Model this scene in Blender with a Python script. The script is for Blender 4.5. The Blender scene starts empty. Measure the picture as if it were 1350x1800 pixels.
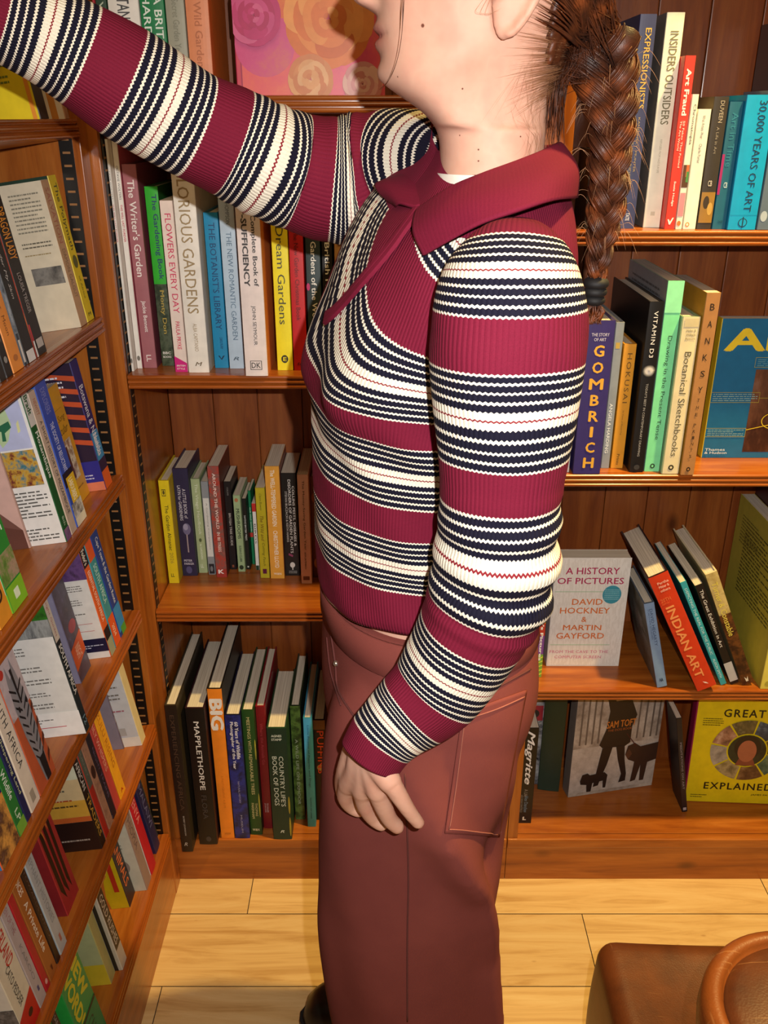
import bpy, bmesh, math, random
import numpy as np
from mathutils import Vector, Matrix
from mathutils.bvhtree import BVHTree
PI = math.pi
R = math.radians
C = bpy.context.scene.collection
random.seed(7)

# ------------------------------------------------------------------ camera, light, exposure
CAM_H, PITCH, FOC = 1.42, R(24.0), 1559.0
cd = bpy.data.cameras.new('camera')
cd.sensor_width = 36.0
cd.lens = FOC / 1800.0 * 36.0
cd.clip_start = 0.02
cam = bpy.data.objects.new('camera', cd)
C.objects.link(cam)
cam.location = (0, 0, CAM_H)
cam.rotation_euler = (PI / 2 - PITCH, 0, 0)
bpy.context.scene.camera = cam
vs = bpy.context.scene.view_settings
vs.view_transform = 'Standard'
vs.look = 'None'
vs.gamma = 1.0
vs.exposure = 0.0
vs.use_curve_mapping = False

def add_light(name, kind, loc, energy, color, size=0.1, aim=None, **kw):
    l = bpy.data.lights.new(name, kind)
    l.energy = energy
    l.color = color
    if kind == 'AREA':
        l.shape = 'DISK'
        l.size = size
    else:
        l.shadow_soft_size = size
    for k, v in kw.items():
        setattr(l, k, v)
    o = bpy.data.objects.new(name, l)
    C.objects.link(o)
    o.location = loc
    if aim is not None:
        o.rotation_euler = (Vector(aim) - Vector(loc)).to_track_quat('-Z', 'Y').to_euler()
    return o

# the phone's flash sits just right of and above its lens
add_light('phone_flash', 'SPOT', (0.052, -0.005, CAM_H + 0.055), 49.0, (1.0, 0.975, 0.945), 0.006,
          aim=(0.052, 1.0, CAM_H - 0.36), spot_size=R(112), spot_blend=1.0)
# the shop's warm ceiling spots
add_light('ceiling_spot', 'SPOT', (0.85, 1.0, 2.55), 260.0, (1.0, 0.71, 0.25), 0.05, aim=(0.80, 1.15, 0.0), spot_size=R(80), spot_blend=0.7)
add_light('ceiling_spot', 'SPOT', (-0.15, 0.35, 2.6), 9.0, (1.0, 0.70, 0.34), 0.05, aim=(-0.25, 0.9, 0.3), spot_size=R(90), spot_blend=0.8)
add_light('ceiling_panel', 'AREA', (0.3, -0.6, 2.6), 9.0, (1.0, 0.72, 0.38), 1.2, aim=(0.1, 0.7, 0.4))
w = bpy.data.worlds.new('shop')
bpy.context.scene.world = w
w.use_nodes = True
w.node_tree.nodes['Background'].inputs[0].default_value = (1.0, 0.68, 0.36, 1)
w.node_tree.nodes['Background'].inputs[1].default_value = 0.09

# ------------------------------------------------------------------ helpers
F_ = Vector((0, math.cos(PITCH), -math.sin(PITCH)))
U_ = Vector((0, math.sin(PITCH), math.cos(PITCH)))
def ray(px, py):
    return F_ * FOC + Vector((1, 0, 0)) * (px - 675) - U_ * (py - 900)
O_ = Vector((0, 0, CAM_H))
def onY(px, py, Y):
    r = ray(px, py); return O_ + r * (Y / r.y)
def onZ(px, py, z):
    r = ray(px, py); return O_ + r * ((z - CAM_H) / r.z)
def ppm(p):                      # pixels per metre at a point
    return FOC / ((Vector(p) - O_).dot(F_))

def srgb(h):
    h = h.lstrip('#')
    v = [int(h[i:i + 2], 16) / 255.0 for i in (0, 2, 4)]
    return tuple((c / 12.92 if c <= 0.04045 else ((c + 0.055) / 1.055) ** 2.4) for c in v) + (1.0,)

class NT:
    def __init__(s, name):
        s.m = bpy.data.materials.new(name); s.m.use_nodes = True
        s.t = s.m.node_tree; s.b = s.t.nodes['Principled BSDF']
    def n(s, typ, **kw):
        x = s.t.nodes.new(typ)
        for k, v in kw.items():
            if k.startswith('i_'):
                key = k[2:]; key = int(key) if key.isdigit() else key
                x.inputs[key].default_value = v
            else: setattr(x, k, v)
        return x
    def l(s, a, b): s.t.links.new(a, b)
    def ramp(s, fac, stops, interp='LINEAR'):
        r = s.n('ShaderNodeValToRGB'); cr = r.color_ramp; cr.interpolation = interp
        while len(cr.elements) < len(stops): cr.elements.new(0.5)
        for e, (p, c) in zip(cr.elements, stops): e.position = p; e.color = c
        s.l(fac, r.inputs[0]); return r.outputs[0]
    def bump(s, h, strength=0.3, dist=0.002):
        b = s.n('ShaderNodeBump', i_Strength=strength, i_Distance=dist); s.l(h, b.inputs['Height']); s.l(b.outputs[0], s.b.inputs['Normal'])
    def math(s, op, a, b=None, c=None):
        x = s.n('ShaderNodeMath', operation=op)
        for i, v in enumerate((a, b, c)):
            if v is None: continue
            if isinstance(v, (int, float)): x.inputs[i].default_value = v
            else: s.l(v, x.inputs[i])
        return x.outputs[0]
    def coords(s, kind='Object', scale=(1, 1, 1), rot=(0, 0, 0)):
        t = s.n('ShaderNodeTexCoord'); mp = s.n('ShaderNodeMapping'); mp.inputs['Scale'].default_value = scale; mp.inputs['Rotation'].default_value = rot
        s.l(t.outputs[kind], mp.inputs[0]); return mp.outputs[0]
    def noise(s, vec, scale, detail=3, rough=0.5):
        x = s.n('ShaderNodeTexNoise', i_Scale=scale, i_Detail=detail, i_Roughness=rough); s.l(vec, x.inputs['Vector']); return x.outputs[0]

_mc = {}
def paint(h, rough=0.45, metal=0.0, spec=None):
    k = (h, rough, metal)
    if k not in _mc:
        m = NT('print_' + h.lstrip('#'))
        v = m.coords('Object'); nz = m.noise(v, 60, 2)
        c = srgb(h)
        lo = tuple(x * 0.93 for x in c[:3]) + (1,); hi = tuple(min(1, x * 1.05) for x in c[:3]) + (1,)
        m.l(m.ramp(nz, [(0.3, lo), (0.7, hi)]), m.b.inputs['Base Color'])
        m.b.inputs['Roughness'].default_value = rough; m.b.inputs['Metallic'].default_value = metal
        _mc[k] = m.m
    return _mc[k]

def photo(cols, scale=9.0, stretch=(1, 1, 1), seed=0.0, rough=0.4, interp='LINEAR', detail=3.0):
    k = ('photo', tuple(cols), scale, stretch, seed, interp)
    if k not in _mc:
        m = NT('picture_print')
        t = m.n('ShaderNodeTexCoord'); mp = m.n('ShaderNodeMapping'); mp.inputs['Scale'].default_value = stretch; mp.inputs['Location'].default_value = (seed, seed * 1.7, seed * 0.6)
        m.l(t.outputs['Object'], mp.inputs[0])
        nz = m.n('ShaderNodeTexNoise', i_Scale=scale, i_Detail=detail + 3, i_Roughness=0.65, i_Distortion=0.15); m.l(mp.outputs[0], nz.inputs['Vector'])
        N = len(cols)
        st = [(0.28 + 0.44 * i / max(N - 1, 1), srgb(c)) for i, c in enumerate(cols)]
        m.l(m.ramp(nz.outputs[0], st, interp), m.b.inputs['Base Color'])
        m.b.inputs['Roughness'].default_value = rough
        _mc[k] = m.m
    return _mc[k]

def wood(name, axis, c0='#7b380c', c1='#a2581b', c2='#b9702c', rough=0.32, knots=True, seed=0.0):
    m = NT(name)
    sc = {'x': (1.2, 14, 14), 'y': (14, 1.2, 14), 'z': (14, 14, 1.2)}[axis]
    t = m.n('ShaderNodeTexCoord'); mp = m.n('ShaderNodeMapping'); mp.inputs['Scale'].default_value = sc; mp.inputs['Location'].default_value = (seed, seed, seed)
    m.l(t.outputs['Object'], mp.inputs[0])
    a = m.n('ShaderNodeTexNoise', i_Scale=2.2, i_Detail=5.0, i_Roughness=0.62, i_Distortion=1.2); m.l(mp.outputs[0], a.inputs['Vector'])
    base = m.ramp(a.outputs[0], [(0.25, srgb(c0)), (0.5, srgb(c1)), (0.78, srgb(c2))])
    fine = m.n('ShaderNodeTexNoise', i_Scale=14.0, i_Detail=3.0); m.l(mp.outputs[0], fine.inputs['Vector'])
    mx = m.n('ShaderNodeMix', data_type='RGBA', blend_type='MULTIPLY'); mx.inputs[0].default_value = 0.5
    m.l(base, mx.inputs[6]); m.l(m.ramp(fine.outputs[0], [(0.3, (0.72, 0.66, 0.6, 1)), (0.6, (1, 1, 1, 1))]), mx.inputs[7])
    col = mx.outputs[2]
    if knots:
        ks = {'x': (0.55, 1, 1), 'y': (1, 0.55, 1), 'z': (1, 1, 0.55)}[axis]
        mk = m.n('ShaderNodeMapping'); mk.inputs['Scale'].default_value = ks; mk.inputs['Location'].default_value = (seed + 0.31, 0.17, 0.43); m.l(t.outputs['Object'], mk.inputs[0])
        vo = m.n('ShaderNodeTexVoronoi', i_Scale=6.5, i_Randomness=1.0); m.l(mk.outputs[0], vo.inputs['Vector'])
        k = m.ramp(vo.outputs['Distance'], [(0.03, (0.16, 0.08, 0.04, 1)), (0.10, (1, 1, 1, 1))])
        m2 = m.n('ShaderNodeMix', data_type='RGBA', blend_type='MULTIPLY'); m2.inputs[0].default_value = 0.75
        m.l(col, m2.inputs[6]); m.l(k, m2.inputs[7]); col = m2.outputs[2]
    m.l(col, m.b.inputs['Base Color'])
    m.b.inputs['Roughness'].default_value = rough
    m.b.inputs['Coat Weight'].default_value = 0.25; m.b.inputs['Coat Roughness'].default_value = 0.2
    m.bump(fine.outputs[0], 0.12, 0.001)
    return m.m

def link(name, me, mats=(), parent=None, smooth=False):
    o = bpy.data.objects.new(name, me)
    for m in (mats if isinstance(mats, (list, tuple)) else [mats]): me.materials.append(m)
    C.objects.link(o)
    if parent is not None: o.parent = parent
    if smooth: me.polygons.foreach_set('use_smooth', [True] * len(me.polygons))
    return o
def from_pd(name, v, f, mats=(), parent=None, smooth=False, mi=None):
    me = bpy.data.meshes.new(name); me.from_pydata([tuple(x) for x in v], [], f)
    o = link(name, me, mats, parent, smooth)
    if mi is not None: me.polygons.foreach_set('material_index', mi)
    me.update(); return o
def bm_box(bm, a, b, bevel=0.0, mi=0):
    r = bmesh.ops.create_cube(bm, size=1.0)
    c = [(a[i] + b[i]) / 2 for i in range(3)]; s = [abs(b[i] - a[i]) for i in range(3)]
    bmesh.ops.scale(bm, vec=s, verts=r['verts']); bmesh.ops.translate(bm, vec=c, verts=r['verts'])
    es = list({e for v in r['verts'] for e in v.link_edges}); fs = list({f for v in r['verts'] for f in v.link_faces})
    for f in fs: f.material_index = mi
    if bevel > 0: bmesh.ops.bevel(bm, geom=es, offset=bevel, segments=2, affect='EDGES', profile=0.6)
def bm_obj(name, bm, mats=(), parent=None, smooth=False):
    me = bpy.data.meshes.new(name); bm.to_mesh(me); bm.free(); return link(name, me, mats, parent, smooth)
def box(name, a, b, mat, parent=None, bevel=0.0):
    bm = bmesh.new(); bm_box(bm, a, b, bevel); return bm_obj(name, bm, mat, parent)
def tag(o, label=None, cat=None, group=None, kind=None):
    if label: o['label'] = label
    if cat: o['category'] = cat
    if group: o['group'] = group
    if kind: o['kind'] = kind
    return o
def empty(name, loc, label=None, cat=None, group=None, rot=(0, 0, 0)):
    o = bpy.data.objects.new(name, None); o.empty_display_size = 0.05; C.objects.link(o)
    o.location = loc; o.rotation_euler = rot
    return tag(o, label, cat, group)
def loft(rings, closed=True, cap=True):
    v = []; f = []; n = len(rings[0])
    for r in rings: v += [tuple(p) for p in r]
    for i in range(len(rings) - 1):
        for j in range(n if closed else n - 1):
            k = (j + 1) % n
            f.append((i * n + j, i * n + k, (i + 1) * n + k, (i + 1) * n + j))
    if cap:
        f.append(tuple(range(n - 1, -1, -1))); f.append(tuple((len(rings) - 1) * n + j for j in range(n)))
    return v, f
def catmull(pts, n):
    """n samples per span through the control rows (lists of numbers)"""
    P = [np.array(p, float) for p in pts]; out = []
    for i in range(len(P) - 1):
        a = P[max(i - 1, 0)]; b = P[i]; c = P[i + 1]; d = P[min(i + 2, len(P) - 1)]
        for k in range(n):
            t = k / n
            out.append(0.5 * (2 * b + (c - a) * t + (2 * a - 5 * b + 4 * c - d) * t * t + (3 * b - a - 3 * c + d) * t ** 3))
    out.append(P[-1]); return out
def tube(path, rad, sides=8, flat=1.0):
    """rings of a tube along a path of Vectors; rad is a number or list"""
    path = [Vector(p) for p in path]; n = len(path); rings = []
    up = None
    for i, p in enumerate(path):
        t = (path[min(i + 1, n - 1)] - path[max(i - 1, 0)]).normalized()
        if up is None:
            up = Vector((0, 0, 1)) if abs(t.z) < 0.9 else Vector((0, 1, 0))
        s = t.cross(up)
        if s.length < 1e-6: s = t.cross(Vector((1, 0, 0)))
        s.normalize(); up = s.cross(t).normalized()
        r = rad[i] if isinstance(rad, (list, tuple, np.ndarray)) else rad
        rings.append([p + s * (math.cos(a) * r) + up * (math.sin(a) * r * flat) for a in [2 * PI * k / sides for k in range(sides)]])
    return rings
def merge(parts):
    V = []; Fs = []
    for v, f in parts:
        o = len(V); V += list(v); Fs += [tuple(i + o for i in q) for q in f]
    return V, Fs
# ------------------------------------------------------------------ the room
def floor_mat():
    m = NT('floor_planks')
    at = m.n('ShaderNodeVertexColor', layer_name='tint')
    t = m.n('ShaderNodeTexCoord'); mp = m.n('ShaderNodeMapping'); mp.inputs['Scale'].default_value = (1.6, 16, 1); m.l(t.outputs['Object'], mp.inputs[0])
    ad = m.n('ShaderNodeVectorMath', operation='ADD'); m.l(mp.outputs[0], ad.inputs[0])
    sc = m.n('ShaderNodeVectorMath', operation='SCALE'); sc.inputs['Scale'].default_value = 7.0; m.l(at.outputs[0], sc.inputs[0]); m.l(sc.outputs[0], ad.inputs[1])
    a = m.n('ShaderNodeTexNoise', i_Scale=1.6, i_Detail=6.0, i_Roughness=0.65, i_Distortion=2.0); m.l(ad.outputs[0], a.inputs['Vector'])
    c = m.ramp(a.outputs[0], [(0.3, srgb('#bb9056')), (0.5, srgb('#d6b076')), (0.72, srgb('#dfbf88'))])
    mx = m.n('ShaderNodeMix', data_type='RGBA', blend_type='MULTIPLY'); mx.inputs[0].default_value = 0.9
    m.l(c, mx.inputs[6]); m.l(m.ramp(at.outputs[0], [(0.0, (0.82, 0.78, 0.74, 1)), (1.0, (1, 1, 1, 1))]), mx.inputs[7])
    v = m.n('ShaderNodeTexVoronoi', i_Scale=9.0); m.l(m.coords('Object', (1, 2.5, 1)), v.inputs['Vector'])
    sp = m.ramp(v.outputs['Distance'], [(0.02, (0.55, 0.42, 0.3, 1)), (0.06, (1, 1, 1, 1))])
    m2 = m.n('ShaderNodeMix', data_type='RGBA', blend_type='MULTIPLY'); m2.inputs[0].default_value = 0.5
    m.l(mx.outputs[2], m2.inputs[6]); m.l(sp, m2.inputs[7]); m.l(m2.outputs[2], m.b.inputs['Base Color'])
    m.b.inputs['Roughness'].default_value = 0.45
    m.bump(a.outputs[0], 0.1, 0.001)
    return m.m
def floor_y(py): return onZ(675, py, 0).y
seams = [onZ(675, y, 0).y for y in (1606.5, 1734)]
pw = seams[0] - seams[1]
rows = [seams[0] + pw * k for k in range(-12, 4)]
joints = {seams[0]: [onZ(440, 1575, 0).x - 0.0, onZ(1344, 1560, 0).x], seams[1]: [onZ(1038, 1668, 0).x], seams[1] - pw: [onZ(277, 1765, 0).x]}
vv = []; ff = []; tint = []
rg = random.Random(3)
for y0 in rows:
    js = None
    for k in joints:
        if abs(k - y0) < 1e-6: js = joints[k]
    if js is None: js = [rg.uniform(-0.6, 0.6)]
    xs = [-1.5] + sorted(js) + [2.2]
    full = [xs[0]]
    for a, b in zip(xs, xs[1:]): full.append(b)
    for a, b in zip(full, full[1:]):
        n = len(vv); g = 0.0008
        vv += [(a + g, y0 + g, 0), (b - g, y0 + g, 0), (b - g, y0 + pw - g, 0), (a + g, y0 + pw - g, 0)]
        ff.append((n, n + 1, n + 2, n + 3)); tint += [rg.random()] * 4
n = len(vv); vv += [(-1.5, rows[0], -0.004), (2.2, rows[0], -0.004), (2.2, rows[-1] + pw, -0.004), (-1.5, rows[-1] + pw, -0.004)]
ff.append((n, n + 1, n + 2, n + 3)); tint += [0] * 4
fl = from_pd('floor', vv, ff, [floor_mat(), paint('#3a2413', 0.8)], mi=[0] * (len(ff) - 1) + [1])
ca = fl.data.color_attributes.new('tint', 'FLOAT_COLOR', 'POINT')
ca.data.foreach_set('color', [x for t_ in tint for x in (t_, t_, t_, 1.0)])
tag(fl, kind='structure')
plaster = paint('#b7a48c', 0.9)
tag(box('wall_back', (-1.5, 1.66, -0.02), (2.2, 1.72, 2.75), plaster), kind='structure')
tag(box('wall_left', (-0.80, -1.0, -0.02), (-0.72, 1.66, 2.75), plaster), kind='structure')

# ------------------------------------------------------------------ bookcases
WX = wood('pine_along', 'x'); WY = wood('pine_deep', 'y', seed=2.0); WZ = wood('pine_upright', 'z', seed=4.0)
WB = wood('pine_backboard', 'z', '#6b2e0d', '#8b4718', '#9e5924', 0.45, True, 6.0)
WT = wood('varnished_trim', 'x', '#74310b', '#9b4f18', '#ad6127', 0.22, False, 1.0)
WTY = wood('varnished_trim_deep', 'y', '#74310b', '#9b4f18', '#ad6127', 0.22, False, 1.0)
def strip_mat():
    return paint('#120e0c', 0.4)
BLACK = strip_mat(); SLOT = paint('#9a6a3c', 0.6)
FY = 1.35            # front plane of the back bookcases
BY = 1.595           # their back boards
def reeded_profile(th):
    """front profile (depth inwards, height) of a shelf edge with three ridges"""
    pts = [(0.012, 0.0)]
    n = 3; s = th / n
    for k in range(n):
        for j in range(7):
            a = PI * j / 6
            pts.append((0.0035 - 0.0035 * math.sin(a), -(k * s + s * (0.08 + 0.84 * (1 - math.cos(a)) / 2))))
    pts.append((0.012, -th))
    return pts
def shelf_x(parent, x0, x1, z, depth=BY - FY, y=FY, th=0.023):
    s = box('shelf', (x0, y + 0.012, z - th), (x1, y + depth, z), WX, parent, 0.0006)
    pr = reeded_profile(th)
    r = [[Vector((x, y + d, z + h)) for d, h in pr] for x in (x0, x1)]
    v, f = loft(r, True, True)
    from_pd('shelf_edge', v, f, WT, s)
    return s
def boards(name, parent, x0, x1, y, z0, z1, bw=0.083, seed=0):
    """tongue and groove back: one panel of narrow boards with V joints"""
    bm = bmesh.new(); x = x0; rr = random.Random(seed)
    while x < x1 - 1e-4:
        e = min(x + bw, x1); bm_box(bm, (x + 0.0006, y, z0), (e - 0.0006, y + 0.012, z1), 0.0018); x = e
    bm_box(bm, (x0, y + 0.006, z0), (x1, y + 0.018, z1))
    return bm_obj(name, bm, WB, parent)
def rack(parent, a, u, wdt, z0, z1, nrm):
    """slotted shelf-support strip: a = lower corner, u = width direction"""
    bm = bmesh.new(); a = Vector(a); u = Vector(u); nrm = Vector(nrm)
    b = a + u * wdt + nrm * 0.0012
    bm_box(bm, (min(a.x, b.x), min(a.y, b.y), z0), (max(a.x, b.x), max(a.y, b.y), z1), 0, 0)
    z = z0 + 0.01
    while z < z1 - 0.01:
        p = a + u * (wdt * 0.22) + nrm * 0.0012; q = a + u * (wdt * 0.78) + nrm * 0.0017
        bm_box(bm, (min(p.x, q.x), min(p.y, q.y), z), (max(p.x, q.x), max(p.y, q.y), z + 0.0028), 0, 1)
        z += 0.0168
    return bm_obj('rack_strip', bm, [BLACK, SLOT], parent)
LX = -0.415          # front plane of the left bookcase
DX = 0.245           # divider between the two back bays
BACK_Z = {'T': 1.448, 'M': 1.052, 'N': 0.628}
RIGHT_Z = {'T': 1.269, 'M': 0.886, 'N': 0.461}
BASE_Z = 0.107
def back_case(label, x0, x1, zs, left_th, top=2.1, seed=0):
    root = empty('bookcase', ((x0 + x1) / 2, FY, 0), label, 'bookcase', 'pine bookcases lining the shop')
    def L(o): o.location -= root.location; return o
    for o in (box('side_panel', (x0, FY, 0), (x0 + left_th, BY, top), WZ, root, 0.001),
              box('side_panel', (x1 - 0.02, FY, 0), (x1, BY, top), WZ, root, 0.001),
              boards('back_panel', root, x0 + left_th, x1 - 0.02, BY, 0, top, seed=seed),
              box('top_board', (x0, FY - 0.003, top), (x1, BY + 0.02, top + 0.025), WX, root, 0.002),
              box('base_deck', (x0 + left_th, FY + 0.014, BASE_Z - 0.02), (x1 - 0.02, BY, BASE_Z), WX, root, 0.0006),
              box('base_lip', (x0, FY - 0.004, BASE_Z - 0.022), (x1, FY + 0.0135, BASE_Z), WX, root, 0.003),
              box('plinth', (x0, FY - 0.001, 0), (x1, FY + 0.013, BASE_Z - 0.0225), WX, root, 0.0005),
              rack(root, (x0 + left_th, FY + 0.012, 0), (0, 1, 0), 0.018, BASE_Z + 0.005, top - 0.01, (1, 0, 0)),
              rack(root, (x1 - 0.02, FY + 0.012, 0), (0, 1, 0), 0.018, BASE_Z + 0.005, top - 0.01, (-1, 0, 0))):
        L(o)
    for z in zs: L(shelf_x(root, x0 + left_th + 0.0015, x1 - 0.0215, z))
    return root
back_case('pine bookcase with gardening books behind the person, left bay of the back wall', -0.43, DX, (1.448, 1.052, 0.628, 1.85), 0.028)
back_case('pine bookcase with art books behind the person, right bay of the back wall', DX + 0.001, 1.15, (1.269, 0.886, 0.461, 1.66), 0.02, seed=3)

TILT = R(8.0)
LEFT_Z = {'T': 1.419, 'A': 1.153, 'B': 0.903, 'C': 0.656, 'D': 0.4175, 'E': 0.159}
def left_case():
    y0, y1 = 0.30, 1.312; back = -0.70; top = 2.1
    root = empty('bookcase', (LX, (y0 + y1) / 2, 0), 'pine bookcase of travel books standing at right angles along the left side', 'bookcase', 'pine bookcases lining the shop')
    def L(o): o.location -= root.location; return o
    L(box('side_panel', (back, y1, 0), (LX, y1 + 0.034, top), WZ, root, 0.0012))
    L(box('side_panel', (back, y0 - 0.022, 0), (LX, y0, top), WZ, root, 0.0012))
    L(box('back_panel', (back - 0.012, y0, 0), (back, y1, top), WB, root))
    L(box('top_board', (back, y0 - 0.03, top), (LX + 0.015, y1 + 0.02, top + 0.025), WY, root, 0.002))
    L(rack(root, (LX - 0.0295, y1, 0), (1, 0, 0), 0.0187, 0.02, top - 0.01, (0, -1, 0)))
    L(rack(root, (LX - 0.0295, y0, 0), (1, 0, 0), 0.0187, 0.02, top - 0.01, (0, 1, 0)))
    th = 0.024
    for k, z in list(LEFT_Z.items()) + [('X', 1.68)]:
        bm = bmesh.new(); bm_box(bm, (-0.215, y0 + 0.0012, -th), (-0.012, y1 - 0.0024, 0), 0.0006)
        s = bm_obj('shelf', bm, WY, root)
        pr = reeded_profile(th)
        r = [[Vector((-d, y, h)) for d, h in pr] for y in (y1 - 0.0024, y0 + 0.0012)]
        v, f = loft(r, True, True); from_pd('shelf_edge', v, f, WTY, s)
        s.rotation_euler = (0, -TILT, 0); s.location = Vector((LX, 0, z)) - root.location
    z = LEFT_Z['E'] - 0.03
    L(box('plinth', (LX - 0.016, y0, 0), (LX - 0.001, y1, z), WY, root, 0.001))
    return root
left_case()
# ------------------------------------------------------------------ books: the builder
_tc = {}
def text_mesh(s, bold=0.0, shear=0.0, space=1.0):
    k = (s, bold, shear, space)
    if k in _tc: return _tc[k]
    cu = bpy.data.curves.new('lettering', 'FONT'); cu.body = s; cu.resolution_u = 2; cu.shear = shear
    cu.space_character = space; cu.align_x = 'LEFT'; cu.space_line = 0.95
    o = bpy.data.objects.new('lettering', cu); C.objects.link(o)
    dg = bpy.context.evaluated_depsgraph_get()
    me = o.evaluated_get(dg).to_mesh()
    v = np.array([q.co[:2] for q in me.vertices]) if len(me.vertices) else np.zeros((1, 2))
    f = [tuple(p.vertices) for p in me.polygons]
    o.evaluated_get(dg).to_mesh_clear()
    bpy.data.objects.remove(o); bpy.data.curves.remove(cu)
    if bold > 0.001:
        n = len(v); sh = [(-bold, 0), (bold, 0), (0, bold * .8), (0, -bold * .8)]
        f = [tuple(i + n * q for i in g) for q in range(4) for g in f]; dz = np.repeat(np.arange(4.0), n); v = np.concatenate([v + np.array(q) for q in sh])
    else: dz = np.zeros(len(v))
    lo = v.min(0); hi = v.max(0); v = np.column_stack([(v - lo) / np.maximum(hi - lo, 1e-6), dz])
    _tc[k] = (v, f); return _tc[k]

# decals, in a face's own frame as one looks at it: u 0..1 left to right, v 0..1 TOP to bottom
def T(face, s, col, u0, v0, u1, v1, rot=1, bold=0.012, shear=0.0, space=1.0): return ('T', face, s, col, u0, v0, u1, v1, rot, bold, shear, space)
def V(s, col, v0, v1, u0=0.22, u1=0.78, bold=0.012, **k): return T('S', s, col, u0, v0, u1, v1, 1, bold, **k)       # reads down the spine
def Hh(face, s, col, u0, v0, u1, v1, bold=0.012, **k): return T(face, s, col, u0, v0, u1, v1, 0, bold, **k)
def B(face, col, u0, v0, u1, v1): return ('P', face, col, [(u0, v0), (u1, v0), (u1, v1), (u0, v1)])
def P(face, col, pts): return ('P', face, col, pts)
def E(face, col, u, v, ru, rv, n=28): return ('P', face, col, [(u + ru * math.cos(2 * PI * k / n), v + rv * math.sin(2 * PI * k / n)) for k in range(n)])
def LN(face, col, u0, v0, u1, v1, n, seed=0): return ('L', face, col, u0, v0, u1, v1, n, seed)      # lines of small print

def page_mat():
    m = NT('paper_edges')
    t = m.n('ShaderNodeTexCoord'); mp = m.n('ShaderNodeMapping'); mp.inputs['Scale'].default_value = (900, 6, 6); m.l(t.outputs['Object'], mp.inputs[0])
    nz = m.n('ShaderNodeTexNoise', i_Scale=1.0, i_Detail=2.0); m.l(mp.outputs[0], nz.inputs['Vector'])
    m.l(m.ramp(nz.outputs[0], [(0.3, srgb('#b9aa94')), (0.7, srgb('#e0d4bf'))]), m.b.inputs['Base Color'])
    m.b.inputs['Roughness'].default_value = 0.85; m.bump(nz.outputs[0], 0.3, 0.0006)
    return m.m
PAGES = page_mat()

def M_(c): return c if isinstance(c, bpy.types.Material) else paint(c)

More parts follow.
